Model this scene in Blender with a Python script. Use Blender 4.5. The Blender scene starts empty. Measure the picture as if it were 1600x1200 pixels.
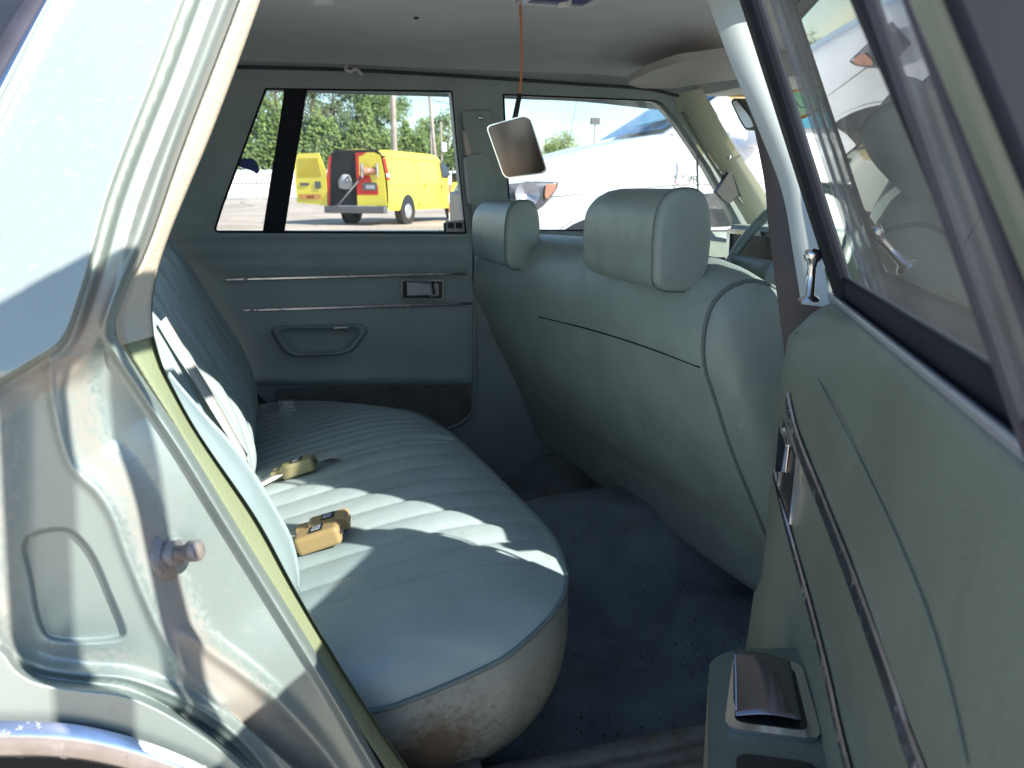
import bpy, bmesh, math, random
import numpy as np
from math import sin, cos, tan, atan, sqrt, pi, radians, exp
from mathutils import Vector, Matrix
from mathutils.geometry import tessellate_polygon
from mathutils.bvhtree import BVHTree
R = random.Random(7)
SC = bpy.context.scene
COL = SC.collection

# ---------------------------------------------------------------- camera, sky, sun, exposure
F, HOR, YAW, CZ = 1300.0, 293.0, radians(16.6), 1.05
PIT = atan((600 - HOR) / F)
cam = bpy.data.cameras.new('camera')
cam.sensor_width = 36; cam.lens = F / 1600 * 36; cam.clip_start = .01; cam.clip_end = 2000
cam.dof.use_dof = True; cam.dof.focus_distance = 1.25; cam.dof.aperture_fstop = 11
co = bpy.data.objects.new('camera', cam); COL.objects.link(co)
co.location = (0, 0, CZ); co.rotation_euler = (pi / 2 - PIT, 0, -YAW)
SC.camera = co
SUN = Vector((.573, -.588, .571)).normalized()
w = bpy.data.worlds.new('World'); SC.world = w; w.use_nodes = True
nt = w.node_tree; bg = nt.nodes['Background']
sky = nt.nodes.new('ShaderNodeTexSky'); sky.sky_type = 'NISHITA'; sky.sun_disc = False
sky.sun_elevation = math.asin(SUN.z); sky.sun_rotation = math.atan2(SUN.x, SUN.y)
sky.air_density = 1.0; sky.dust_density = 0.0; sky.ozone_density = 2.5
nt.links.new(sky.outputs[0], bg.inputs[0]); bg.inputs[1].default_value = .12
sl = bpy.data.lights.new('sun', 'SUN'); sl.energy = 5.0; sl.angle = radians(.53); sl.color = (1, .955, .88)
so = bpy.data.objects.new('sun', sl); COL.objects.link(so)
so.rotation_euler = (-SUN).to_track_quat('-Z', 'Y').to_euler()
SC.view_settings.view_transform = 'Standard'; SC.view_settings.look = 'None'
SC.view_settings.exposure = 1.25; SC.view_settings.gamma = 1
SC.cycles.max_bounces = 8; SC.cycles.diffuse_bounces = 5; SC.cycles.transparent_max_bounces = 16
SC.cycles.sample_clamp_indirect = 8; SC.cycles.caustics_reflective = False; SC.cycles.caustics_refractive = False
try: SC.cycles.use_denoising = True
except Exception: pass

# ---------------------------------------------------------------- measuring helpers (points measured on real planes)
def ray(px, py):
    u = px - 800; v = 600 - py
    z = v * cos(PIT) - F * sin(PIT); h = F * cos(PIT) + v * sin(PIT)
    return Vector((u * cos(YAW) + h * sin(YAW), -u * sin(YAW) + h * cos(YAW), z))
CAM = Vector((0, 0, CZ))
def at(px, py, x=None, y=None, z=None, k=0):
    """point seen at (px,py) on plane x=, z= or y = y0 + k*(z-.93)"""
    r = ray(px, py)
    if x is not None: s = x / r.x
    elif z is not None: s = (z - CZ) / r.z
    else: s = (y + k * (CZ - .93)) / (r.y - k * r.z)
    return CAM + r * s

# ---------------------------------------------------------------- object helpers
def tag(o, label, cat, group=None, kind=None):
    if label: o['label'] = label
    if cat: o['category'] = cat
    if group: o['group'] = group
    if kind: o['kind'] = kind
    return o
def thing(name, label, cat, loc=(0, 0, 0), rz=0, group=None):
    o = bpy.data.objects.new(name, None); COL.objects.link(o)
    o.location = loc; o.rotation_euler = (0, 0, rz); o.empty_display_size = .1
    return tag(o, label, cat, group)
def orig(p):
    v = Vector((0, 0, 0))
    while p is not None: v += p.location; p = p.parent
    return v
def mesh_obj(name, vs, fs, mat, parent=None, smooth=True, world=True, attr=None):
    off = orig(parent) if (parent is not None and world) else Vector((0, 0, 0))
    me = bpy.data.meshes.new(name)
    me.from_pydata([tuple(Vector(v) - off) for v in vs], [], fs); me.update()
    if attr:
        for an, vals in attr.items():
            a = me.attributes.new(an, 'FLOAT', 'POINT'); a.data.foreach_set('value', vals)
    me.materials.append(mat)
    if smooth: me.polygons.foreach_set('use_smooth', [True] * len(me.polygons))
    o = bpy.data.objects.new(name, me); COL.objects.link(o); o.parent = parent
    return o
def bev(o, wd=.003, seg=2, ang=40):
    m = o.modifiers.new('bevel', 'BEVEL'); m.width = wd; m.segments = seg; m.limit_method = 'ANGLE'; m.angle_limit = radians(ang)
    return o
class MB:
    def __init__(s): s.v = []; s.f = []
    def add(s, vs, fs):
        n = len(s.v); s.v += [Vector(v) for v in vs]; s.f += [tuple(i + n for i in f) for f in fs]; return s
    def grid(s, rows, close_u=False, close_v=False, flip=False):
        nr, nc = len(rows), len(rows[0]); vs = [p for r in rows for p in r]; fs = []
        for i in range(nr if close_u else nr - 1):
            for j in range(nc if close_v else nc - 1):
                a = i * nc + j; b = i * nc + (j + 1) % nc; c = ((i + 1) % nr) * nc + (j + 1) % nc; d = ((i + 1) % nr) * nc + j
                fs.append((a, d, c, b) if flip else (a, b, c, d))
        return s.add(vs, fs)
    def box(s, c, sz, axes=None, taper=1.0):
        c = Vector(c); ax = axes or (Vector((1, 0, 0)), Vector((0, 1, 0)), Vector((0, 0, 1)))
        vs = []
        for k in (-1, 1):
            t = taper if k == 1 else 1
            for j in (-1, 1):
                for i in (-1, 1):
                    vs.append(c + ax[0] * i * sz[0] / 2 * t + ax[1] * j * sz[1] / 2 * t + ax[2] * k * sz[2] / 2)
        return s.add(vs, [(0, 2, 3, 1), (4, 5, 7, 6), (0, 1, 5, 4), (2, 6, 7, 3), (0, 4, 6, 2), (1, 3, 7, 5)])
    def tube(s, path, r, seg=10, flat=1.0, up=None, cap=True):
        path = [Vector(p) for p in path]; rows = []
        n = len(path); rr = r if isinstance(r, (list, tuple)) else [r] * n
        prev = None
        for i, p in enumerate(path):
            d = (path[min(i + 1, n - 1)] - path[max(i - 1, 0)]).normalized()
            u = Vector(up) if up else (prev if prev else (Vector((0, 0, 1)) if abs(d.z) < .9 else Vector((1, 0, 0))))
            a = (u - d * u.dot(d)).normalized(); b = d.cross(a); prev = a
            rows.append([p + a * cos(t * 2 * pi / seg) * rr[i] + b * sin(t * 2 * pi / seg) * rr[i] * flat for t in range(seg)])
        base = len(s.v); s.grid(rows, close_v=True)
        if cap:
            s.f.append(tuple(base + j for j in range(seg))[::-1]); s.f.append(tuple(base + (n - 1) * seg + j for j in range(seg)))
        return s
    def lathe(s, prof, c, axis, seg=24):
        c = Vector(c); ax = Vector(axis).normalized(); a = ax.orthogonal().normalized(); b = ax.cross(a)
        rows = [[c + ax * h + (a * cos(t * 2 * pi / seg) + b * sin(t * 2 * pi / seg)) * r for t in range(seg)] for r, h in prof]
        return s.grid(rows, close_v=True)
    def plate(s, outer, holes, off):
        """polygon (3-D points) with holes, thickened by vector off"""
        loops = [[Vector(p) for p in outer]] + [[Vector(p) for p in h] for h in holes]
        flat = [p for l in loops for p in l]; tris = tessellate_polygon(loops)
        n = len(flat); off = Vector(off)
        vs = flat + [p + off for p in flat]
        fs = [tuple(t) for t in tris] + [tuple(i + n for i in t)[::-1] for t in tris]
        k = 0
        for l in loops:
            m = len(l)
            for i in range(m): a = k + i; b = k + (i + 1) % m; fs.append((a, b, b + n, a + n))
            k += m
        return s.add(vs, fs)
    def obj(s, name, mat, parent=None, smooth=True, world=True, **k):
        return mesh_obj(name, s.v, s.f, mat, parent, smooth, world, **k)
def spl(pts, n, closed=False):
    """Catmull-Rom through pts, resampled evenly to n points"""
    P = [Vector(p) if not isinstance(p, Vector) else p for p in pts]; m = len(P); out = []
    segs = m if closed else m - 1
    for i in range(segs):
        if closed: p0, p1, p2, p3 = P[(i - 1) % m], P[i], P[(i + 1) % m], P[(i + 2) % m]
        else:
            p1, p2 = P[i], P[i + 1]; p0 = P[i - 1] if i > 0 else p1 * 2 - p2; p3 = P[i + 2] if i + 2 < m else p2 * 2 - p1
        for q in range(12):
            t = q / 12; out.append(.5 * ((2 * p1) + (p2 - p0) * t + (2 * p0 - 5 * p1 + 4 * p2 - p3) * t * t + (3 * p1 - p0 - 3 * p2 + p3) * t ** 3))
    out.append(P[0] if closed else P[-1])
    L = [0]
    for a, b in zip(out, out[1:]): L.append(L[-1] + (b - a).length)
    res = []; j = 0
    for i in range(n):
        d = L[-1] * i / (n if closed else n - 1)
        while j < len(L) - 2 and L[j + 1] < d: j += 1
        t = (d - L[j]) / max(1e-9, L[j + 1] - L[j]); res.append(out[j].lerp(out[j + 1], min(1, max(0, t))))
    return res
def rpoly(pts, r, n=4):
    """round the corners of a 2-D polygon; r one number or one per corner"""
    out = []; m = len(pts)
    for i, p in enumerate(pts):
        p = Vector(p); a = Vector(pts[i - 1]); b = Vector(pts[(i + 1) % m]); rr = r[i] if isinstance(r, (list, tuple)) else r
        if rr <= 0: out.append(tuple(p)); continue
        d1 = (a - p); d2 = (b - p); q = min(rr, d1.length * .48, d2.length * .48)
        s_, e_ = p + d1.normalized() * q, p + d2.normalized() * q
        for k in range(n + 1):
            t = k / n; out.append(tuple(s_ * (1 - t) ** 2 + p * 2 * t * (1 - t) + e_ * t * t))
    return out
def lerp(a, b, t): return a + (b - a) * t
def sm(a, b, x):
    t = min(1, max(0, (x - a) / (b - a))); return t * t * (3 - 2 * t)
def interp(x, xs, ys): return float(np.interp(x, xs, ys))

# ---------------------------------------------------------------- materials
def mat(name, col, rough=.5, metal=0, var=.08, vscale=6, bump=0, bscale=300, coat=0, spec=.5, dirt=None, dattr=None, dscale=9, damt=.5, bdist=.002, wrk=0, wscale=9):
    m = bpy.data.materials.new(name); m.use_nodes = True; t = m.node_tree; b = t.nodes['Principled BSDF']; N = t.nodes.new; L = t.links.new
    b.inputs['Roughness'].default_value = rough; b.inputs['Metallic'].default_value = metal
    b.inputs['Specular IOR Level'].default_value = spec; b.inputs['Coat Weight'].default_value = coat; b.inputs['Coat Roughness'].default_value = .12
    tc = N('ShaderNodeTexCoord'); no = N('ShaderNodeTexNoise'); no.inputs['Scale'].default_value = vscale; no.inputs['Detail'].default_value = 6
    L(tc.outputs['Object'], no.inputs['Vector'])
    mx = N('ShaderNodeMix'); mx.data_type = 'RGBA'
    mx.inputs[6].default_value = tuple(c * (1 - var) for c in col) + (1,); mx.inputs[7].default_value = tuple(min(1, c * (1 + var)) for c in col) + (1,)
    rm = N('ShaderNodeMapRange'); rm.inputs[1].default_value = .3; rm.inputs[2].default_value = .7
    L(no.outputs['Fac'], rm.inputs[0]); L(rm.outputs[0], mx.inputs[0]); outc = mx.outputs[2]
    if dirt:
        n2 = N('ShaderNodeTexNoise'); n2.inputs['Scale'].default_value = dscale; n2.inputs['Detail'].default_value = 10; n2.inputs['Roughness'].default_value = .7
        L(tc.outputs['Object'], n2.inputs['Vector'])
        r2 = N('ShaderNodeMapRange'); r2.inputs[1].default_value = .62 - damt * .35; r2.inputs[2].default_value = .78 - damt * .2
        fac = n2.outputs['Fac']
        if dattr:
            at_ = N('ShaderNodeAttribute'); at_.attribute_name = dattr
            ad = N('ShaderNodeMath'); ad.operation = 'MULTIPLY_ADD'; ad.inputs[1].default_value = .42; L(at_.outputs['Fac'], ad.inputs[0]); L(fac, ad.inputs[2]); fac = ad.outputs[0]
            r2.inputs[1].default_value = .56; r2.inputs[2].default_value = .94
        L(fac, r2.inputs[0])
        m2 = N('ShaderNodeMix'); m2.data_type = 'RGBA'; m2.inputs[7].default_value = tuple(dirt) + (1,)
        L(r2.outputs[0], m2.inputs[0]); L(outc, m2.inputs[6]); outc = m2.outputs[2]
        mr = N('ShaderNodeMapRange'); mr.inputs[3].default_value = rough; mr.inputs[4].default_value = .9; L(r2.outputs[0], mr.inputs[0]); L(mr.outputs[0], b.inputs['Roughness'])
        if metal:
            mm = N('ShaderNodeMapRange'); mm.inputs[3].default_value = metal; mm.inputs[4].default_value = 0; L(r2.outputs[0], mm.inputs[0]); L(mm.outputs[0], b.inputs['Metallic'])
    L(outc, b.inputs['Base Color'])
    if bump:
        nb = N('ShaderNodeTexNoise'); nb.inputs['Scale'].default_value = bscale; nb.inputs['Detail'].default_value = 3; L(tc.outputs['Object'], nb.inputs['Vector'])
        bm_ = N('ShaderNodeBump'); bm_.inputs['Strength'].default_value = bump; bm_.inputs['Distance'].default_value = bdist
        L(nb.outputs['Fac'], bm_.inputs['Height']); L(bm_.outputs[0], b.inputs['Normal'])
        if wrk:
            nw = N('ShaderNodeTexNoise'); nw.inputs['Scale'].default_value = wscale; nw.inputs['Detail'].default_value = 5; nw.inputs['Distortion'].default_value = 1.2; L(tc.outputs['Object'], nw.inputs['Vector'])
            bw_ = N('ShaderNodeBump'); bw_.inputs['Strength'].default_value = wrk; bw_.inputs['Distance'].default_value = .02
            L(nw.outputs['Fac'], bw_.inputs['Height']); L(bw_.outputs[0], bm_.inputs['Normal'])
    return m
def glass(name, tint=(.93, .96, .95), refl=1.0, dust=.03, dcol=(.8, .8, .8)):
    m = bpy.data.materials.new(name); m.use_nodes = True; t = m.node_tree; N = t.nodes.new; L = t.links.new
    t.nodes.remove(t.nodes['Principled BSDF']); out = t.nodes['Material Output']
    tr = N('ShaderNodeBsdfTransparent'); tr.inputs[0].default_value = tuple(tint) + (1,)
    gl = N('ShaderNodeBsdfGlossy'); gl.inputs['Roughness'].default_value = .01
    fr = N('ShaderNodeFresnel'); fr.inputs[0].default_value = 1.5
    ml = N('ShaderNodeMath'); ml.operation = 'MULTIPLY'; ml.inputs[1].default_value = refl; ml.use_clamp = True; L(fr.outputs[0], ml.inputs[0])
    m1 = N('ShaderNodeMixShader'); L(ml.outputs[0], m1.inputs[0]); L(tr.outputs[0], m1.inputs[1]); L(gl.outputs[0], m1.inputs[2])
    df = N('ShaderNodeBsdfDiffuse'); df.inputs[0].default_value = tuple(dcol) + (1,)
    no = N('ShaderNodeTexNoise'); no.inputs['Scale'].default_value = 7; no.inputs['Detail'].default_value = 9; no.inputs['Roughness'].default_value = .7
    tc = N('ShaderNodeTexCoord'); L(tc.outputs['Object'], no.inputs['Vector'])
    mr = N('ShaderNodeMapRange'); mr.inputs[1].default_value = .35; mr.inputs[2].default_value = .8; mr.inputs[3].default_value = dust * .4; mr.inputs[4].default_value = dust * 2.5
    L(no.outputs['Fac'], mr.inputs[0])
    m2 = N('ShaderNodeMixShader'); L(mr.outputs[0], m2.inputs[0]); L(m1.outputs[0], m2.inputs[1]); L(df.outputs[0], m2.inputs[2]); L(m2.outputs[0], out.inputs[0])
    return m
DUST = (.36, .31, .265)
M = dict(
    paint=mat('pale green metallic paint', (.335, .38, .355), .43, .42, var=.06, coat=.08, dirt=DUST, dattr='dirt', dscale=190),
    paint_clean=mat('pale green paint', (.36, .415, .385), .38, .25, var=.05, coat=.3),
    vinyl=mat('sage vinyl', (.285, .345, .325), .40, var=.12, vscale=9, bump=.4, bscale=420, bdist=.001, wrk=.28, wscale=6, dirt=(.40, .45, .43), dscale=16, damt=-.12),
    vinyl_seat=mat('sage seat vinyl', (.33, .40, .40), .42, var=.10, vscale=9, bump=.35, bscale=420, bdist=.001, wrk=.14, wscale=9, dirt=(.24, .25, .22), dscale=24, damt=.02),
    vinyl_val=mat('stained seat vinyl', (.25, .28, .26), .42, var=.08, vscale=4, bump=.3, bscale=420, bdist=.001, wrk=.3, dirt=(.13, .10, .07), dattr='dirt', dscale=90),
    trim=mat('sage door trim', (.315, .375, .375), .5, var=.10, vscale=8, bump=.35, bscale=450, bdist=.001, wrk=.12),
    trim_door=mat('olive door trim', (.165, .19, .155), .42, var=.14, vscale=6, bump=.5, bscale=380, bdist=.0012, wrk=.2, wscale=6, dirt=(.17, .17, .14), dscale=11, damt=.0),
    cream=mat('cream pillar trim', (.50, .44, .34), .55, var=.05, bump=.6, bscale=500, dirt=(.4, .3, .22), dscale=14, damt=.05),
    seal=mat('yellow green seal', (.29, .31, .18), .5, var=.06, bump=.4, bscale=300, dirt=(.2, .17, .1), dscale=20, damt=.1),
    head=mat('headliner', (.80, .77, .79), .9, var=.07, bump=.4, bscale=260),
    carpet=mat('blue green carpet', (.24, .285, .32), .95, var=.28, vscale=10, bump=1, bscale=420, bdist=.006, wrk=.5, wscale=14, dirt=(.20, .19, .18), dscale=22, damt=.2),
    pipe=mat('dark seat piping', (.13, .17, .17), .5), carpet_b=mat('kick panel carpet', (.17, .165, .155), .95, var=.2, vscale=30, bump=1, bscale=300, bdist=.004),
    chrome=mat('chrome', (.78, .78, .80), .14, 1, var=.05),
    chrome_old=mat('pitted chrome', (.62, .60, .62), .22, 1, var=.15, vscale=60, dirt=(.22, .16, .11), dscale=50, damt=.15),
    steel=mat('rusty bolt steel', (.30, .28, .29), .5, .6, var=.25, vscale=60, bump=.5, bscale=200, dirt=(.30, .21, .15), dscale=60, damt=.5),
    rubber=mat('black rubber', (.012, .014, .022), .7, var=.2, vscale=20, spec=.25),
    rubber_dusty=mat('dusty rubber', (.045, .045, .065), .7, var=.25, vscale=25),
    dark=mat('dark void', (.010, .011, .013), .9, var=.1),
    darktrim=mat('dark pillar trim', (.085, .075, .08), .6, var=.12),
    sill=mat('scuff plate metal', (.20, .19, .17), .5, .3, var=.25, vscale=30, dirt=(.12, .10, .08), dscale=40, damt=.4),
    tan=mat('tan buckle plastic', (.43, .29, .13), .38, var=.06),
    olive=mat('olive buckle plastic', (.28, .25, .13), .38, var=.06),
    web=mat('belt webbing', (.60, .57, .53), .8, var=.06, bump=1, bscale=600),
    black=mat('black plastic', (.02, .02, .022), .4, var=.1),
    silver=mat('silver plastic', (.5, .5, .55), .3, .5, var=.05),
    mirror=mat('dark reflection mirror', (.10, .080, .074), .14, 1, var=.25, vscale=14, wrk=.05, wscale=8),  # brown-grey base colour stands in for a dark reflection
    orange=mat('orange wire', (.55, .20, .08), .5),
    visor=mat('visor vinyl', (.55, .50, .48), .6, bump=.3, bscale=300),
    blue=mat('blue void metal', (.03, .06, .25), .4),
    glass=glass('clear side glass', (.94, .97, .97), 1.0, .05),
    glass_near=glass('near door glass', (.90, .94, .94), 1.35, .03),
    shield=glass('dirty windscreen glass', (.93, .92, .85), 1.0, .06, (.9, .85, .75)),
    glass_dark=glass('dark rear glass', (.12, .14, .18), 1.5, .02),
    glass_truck=mat('truck glass', (.03, .16, .24), .08, 0, spec=1.0),
    white_paint=mat('white vehicle paint', (.80, .80, .80), .25, var=.01, coat=.6),
    yellow=mat('yellow van paint', (.84, .70, .07), .35, var=.03, coat=.4),
    red=mat('red paint', (.62, .03, .02), .4), red_lens=mat('red lens', (.5, .03, .02), .2), clear_lens=mat('clear lens', (.10, .105, .12), .3, .2, var=.35, vscale=9),
    amber=mat('amber lens', (.42, .19, .13), .2), tyre=mat('tyre rubber', (.05, .048, .045), .85, var=.2), rim=mat('steel rim', (.42, .42, .43), .4, .5),
    wood=mat('weathered pole wood', (.34, .29, .25), .85, var=.2, vscale=3), fence=mat('white fence panel', (.78, .78, .78), .6, var=.04),
    wire=mat('grey wire', (.10, .10, .11), .5), ash=mat('dull ashtray metal', (.30, .28, .33), .16, 1), palev=mat('pale pillar vinyl', (.62, .62, .50), .5, var=.05), bluefilm=mat('blue windscreen', (.07, .22, .42), .15), teal_sky=mat('teal sky paint', (.16, .50, .58), .15), paper=mat('paper scrap', (.55, .50, .38), .8), plug=mat('cracked tan rubber', (.62, .50, .34), .7, var=.15, vscale=200, bump=1, bscale=300),
    bark=mat('bark', (.10, .075, .055), .9, var=.3), stickw=mat('sticker white', (.75, .75, .75), .5), stickb=mat('sticker black', (.05, .05, .06), .5),
    stickr=mat('sticker red', (.62, .08, .12), .5), charcoal=mat('charcoal body', (.035, .038, .045), .3, coat=.4), greyp=mat('grey bumper', (.12, .12, .125), .5),
    ochre=mat('orange paint marks', (.62, .30, .08), .6), shade=mat('tan shade band', (.62, .47, .27), .6),
)
M['amberfilm'] = glass('amber film', (.95, .72, .38), .6, .28, (.85, .62, .32))
M['pillar_paint'] = mat('pale pillar paint', (.33, .365, .345), .4, 0, var=.05, coat=.3)
# ---------------------------------------------------------------- ground
gm = mat('sandy dirt', (.50, .41, .33), .95, var=.22, vscale=.35, bump=.8, bscale=9, bdist=.05, dirt=(.38, .30, .235), dscale=1.4, damt=.3)
rows = []
for i in range(121):
    v = i / 120; y = -60 + 60 * v * 3 if v < .5 else 30 + 570 * ((v - .5) * 2) ** 2.2
    row = []
    for j in range(121):
        u = (j / 60 - 1); x = 500 * abs(u) ** 2.5 * (1 if u > 0 else -1)
        z = .0
        if y > 26: z += .16 * sm(26, 45, y) * (sin(x * .21) * cos(y * .13) + .6 * sin(x * .55 + 1))
        row.append((x, y, z))
    rows.append(row)
g = MB().grid(rows, flip=False).obj('ground', gm); tag(g, 'pale sandy dirt of the open yard', 'ground', kind='structure')

# ---------------------------------------------------------------- the sedan
car = thing('sedan', 'old pale green sedan seen into its green vinyl cabin through the open rear door', 'car', (.55, 1.4, 0))

# --- rear quarter body with the door jamb: a pressed sheet, its depth a function of the pressings
def sdist(poly, X, Y):
    best = np.full(X.shape, 1e9); sg = np.ones(X.shape)
    for (x0, y0), (x1, y1) in zip(poly, poly[1:]):
        dx, dy = x1 - x0, y1 - y0; t = np.clip(((X - x0) * dx + (Y - y0) * dy) / (dx * dx + dy * dy), 0, 1)
        d = np.hypot(X - x0 - t * dx, Y - y0 - t * dy); s = np.sign((X - x0) * dy - (Y - y0) * dx)
        mk = d < best - 1e-6; best = np.where(mk, d, best); sg = np.where(mk, s, sg)
    return best * -sg            # positive to the right of a line that runs down the picture... sign fixed below
def smo(a, b, x):
    t = np.clip((x - a) / (b - a), 0, 1); return t * t * (3 - 2 * t)
def smooth2(poly, n=60):
    return [(p.x, p.y) for p in spl([Vector((a, b, 0)) for a, b in poly], n)]
XR = smooth2([(396, -60), (372, 0), (330, 110), (280, 240), (235, 370), (205, 440), (185, 490), (180, 515), (193, 545), (290, 690), (370, 820), (500, 1030), (600, 1200), (660, 1300)], 90)
S5 = smooth2([(305, -60), (283, 0), (240, 115), (200, 215), (165, 310), (140, 400), (122, 460), (95, 530), (50, 562), (0, 592), (-120, 655), (-260, 720)], 80)
R1 = smooth2([(84, 500), (78, 560), (86, 640), (110, 725), (152, 768), (178, 810), (200, 870), (250, 985), (290, 1050), (345, 1100)], 60)
F1 = smooth2([(-260, 1010), (-60, 1005), (0, 1015), (25, 1045), (62, 1066), (130, 1076), (200, 1086), (270, 1118), (345, 1168), (400, 1220), (450, 1290)], 60)
F2 = smooth2([(-10, 960), (10, 1005), (60, 1036), (130, 1048), (200, 1054), (270, 1078), (330, 1110), (400, 1170), (460, 1260)], 50)
F3 = smooth2([(292, 985), (330, 1015), (380, 1050), (440, 1100), (510, 1180), (560, 1260)], 50)
REC = smooth2([(40, 836), (70, 826), (105, 825), (130, 842), (152, 874), (175, 928), (194, 975), (196, 992), (180, 1001), (130, 1005), (92, 1003), (70, 994), (55, 960), (44, 900), (34, 858), (40, 836)], 90)
ARCH = smooth2([(-260, 1180), (-150, 1145), (-60, 1133), (0, 1131), (90, 1134), (165, 1146), (245, 1170), (330, 1206), (400, 1250), (460, 1300)], 60)
def seg_d(poly, X, Y): return np.abs(sdist(poly, X, Y))
def right_of(poly, X, Y):      # + on the right-hand side for a line running down the picture
    d = sdist(poly, X, Y); return d
xr_y = [p[1] for p in XR]; xr_x = [p[0] for p in XR]
ar_x = [p[0] for p in ARCH]; ar_y = [p[1] for p in ARCH]
NYR, NXR = 500, 330
ys = np.linspace(-50, 1290, NYR); PX = np.zeros((NYR, NXR)); PY = np.zeros((NYR, NXR))
for i, yy in enumerate(ys):
    xr = np.interp(yy, xr_y, xr_x); xl = -230.0
    PX[i] = np.linspace(xl, xr, NXR); PY[i] = yy
def orient(poly, X, Y, px, py):    # make (px,py) the positive side
    s = sdist(poly, np.array([[px]]), np.array([[py]]))[0, 0]
    return sdist(poly, X, Y) * (1 if s > 0 else -1)
dS5 = orient(S5, PX, PY, 400, 300); dR1 = orient(R1, PX, PY, 300, 700); dF1 = orient(F1, PX, PY, 100, 1120)
dF2 = orient(F2, PX, PY, 100, 1120); dF3 = orient(F3, PX, PY, 340, 1150); dXR = seg_d(XR, PX, PY)
upw = 1 - smo(470, 640, PY)
# upper jamb: groove, ridge, groove, edge
ju = .656 - .007 * smo(14, 30, dS5) * (1 - smo(48, 66, dS5)) + .034 * smo(48, 84, dS5) 
# lower jamb: flat panel, ridge, slope, striker panel
jl = .668 - .0035 * np.exp(-(dR1 / 9) ** 2) + .030 * smo(0, 85, dR1) + .026 * smo(60, 260, dR1)
jl = jl - .022 * smo(70, -40, PX) * smo(560, 640, PY)
# recess
recin = orient(REC, PX, PY, 110, 920)
jl = jl + .007 * smo(-1, 7, recin)
# flanges near the wheel
jl = jl - .007 * np.exp(-(dF2 / 9) ** 2) - .010 * smo(-4, 10, dF2) * (1 - smo(20, 32, dF2))
jl = jl - .010 * np.exp(-(dF3 / 14) ** 2) * smo(960, 1010, PY) + .008 * smo(0, 60, dF3) * smo(985, 1070, PY) * smo(270, 320, PX)
jam = upw * ju + (1 - upw) * jl
jam = jam - .010 * np.exp(-((dXR - 14) / 7) ** 2) + .03 * (1 - smo(0, 8, dXR)) 
dep = .62 + (jam - .62) * smo(0, 10, dS5)
dep = np.where(dF1 > -12, dep + (.618 - dep) * smo(-10, 4, dF1), dep)
dirt = (np.exp(-((dR1 - 40) / 30) ** 2) * smo(540, 600, PY) * .85 + .30 * smo(60, 0, PX) * smo(600, 700, PY) * (1 - smo(900, 1050, PY))
        + .35 * np.exp(-((dS5 - 48) / 10) ** 2) * smo(120, 420, PY) + .8 * np.exp(-((dS5 - 26) / 22) ** 2) * smo(380, 470, PY) * (1 - smo(620, 760, PY))
        + .55 * np.exp(-((dF3 - 22) / 22) ** 2) * (1 - smo(-8, 6, dF1)) + .45 * np.exp(-((dF2 + 24) / 16) ** 2) * (1 - smo(-8, 6, dF1))) * smo(0, 14, dS5)
vs = []; K = .40
for i in range(NYR):
    for j in range(NXR):
        k = K
        p = at(PX[i, j], PY[i, j], y=dep[i, j], k=K)
        if p.z < .93: p = at(PX[i, j], PY[i, j], y=dep[i, j])
        vs.append(p)
fs = [(i * NXR + j, i * NXR + j + 1, (i + 1) * NXR + j + 1, (i + 1) * NXR + j) for i in range(NYR - 1) for j in range(NXR - 1) if PY[i + 1, j] < np.interp(PX[i, j], ar_x, ar_y) + 2]
quarter = mesh_obj('quarter_panel', vs, fs, M['paint'], car, attr={'dirt': [float(q) for q in dirt.ravel()]})
quarter['label'] = 'pale green rear quarter with dusty door jamb'
def ay(px, py, y, k=K):
    p = at(px, py, y=y, k=k)
    return p if p.z > .93 or k == 0 else at(px, py, y=y)
# chrome lip round the wheel arch
aw = [ay(a, b - 5, .612, 0) for a, b in ARCH]
rows = []
for t in range(9):
    th = t / 8; dz = -.034 * th; dy = -.010 * sin(pi * th) ** .6 + .006 * th
    rows.append([p + Vector((-.004 * th, dy, dz)) for p in aw])
MB().grid(rows).obj('wheel_arch_trim', M['chrome_old'], car)
# rear wheel with tyre and wheelhouse
rows = [[p + Vector((0, a - .612 + .0, b)) for p in aw] for a, b in ((.612, -.020), (.635, -.024), (.66, -.06))]
cA = Vector((-.23, .66, .20)); rows.append([cA.copy() for _ in aw])
MB().grid(rows).obj('wheelhouse', M['dark'], car)
def wheel(c, parent):
    t = MB().lathe([(.20, .0), (.27, -.012), (.305, .0), (.318, .03), (.318, .16), (.30, .19), (.20, .19)], c, (0, 1, 0), 36).obj('wheel', M['tyre'], parent)
    MB().lathe([(.0, .03), (.05, .01), (.10, .035), (.17, .03), (.20, .0), (.205, .03)], c, (0, 1, 0), 30).obj('rim', M['rim'], t)
    return t
for c in ((-.27, .69, .32), (2.45, .69, .32)): wheel(c, car)
for c in ((-.27, 2.12, .32), (2.45, 2.12, .32)): wheel(c, car)

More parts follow.
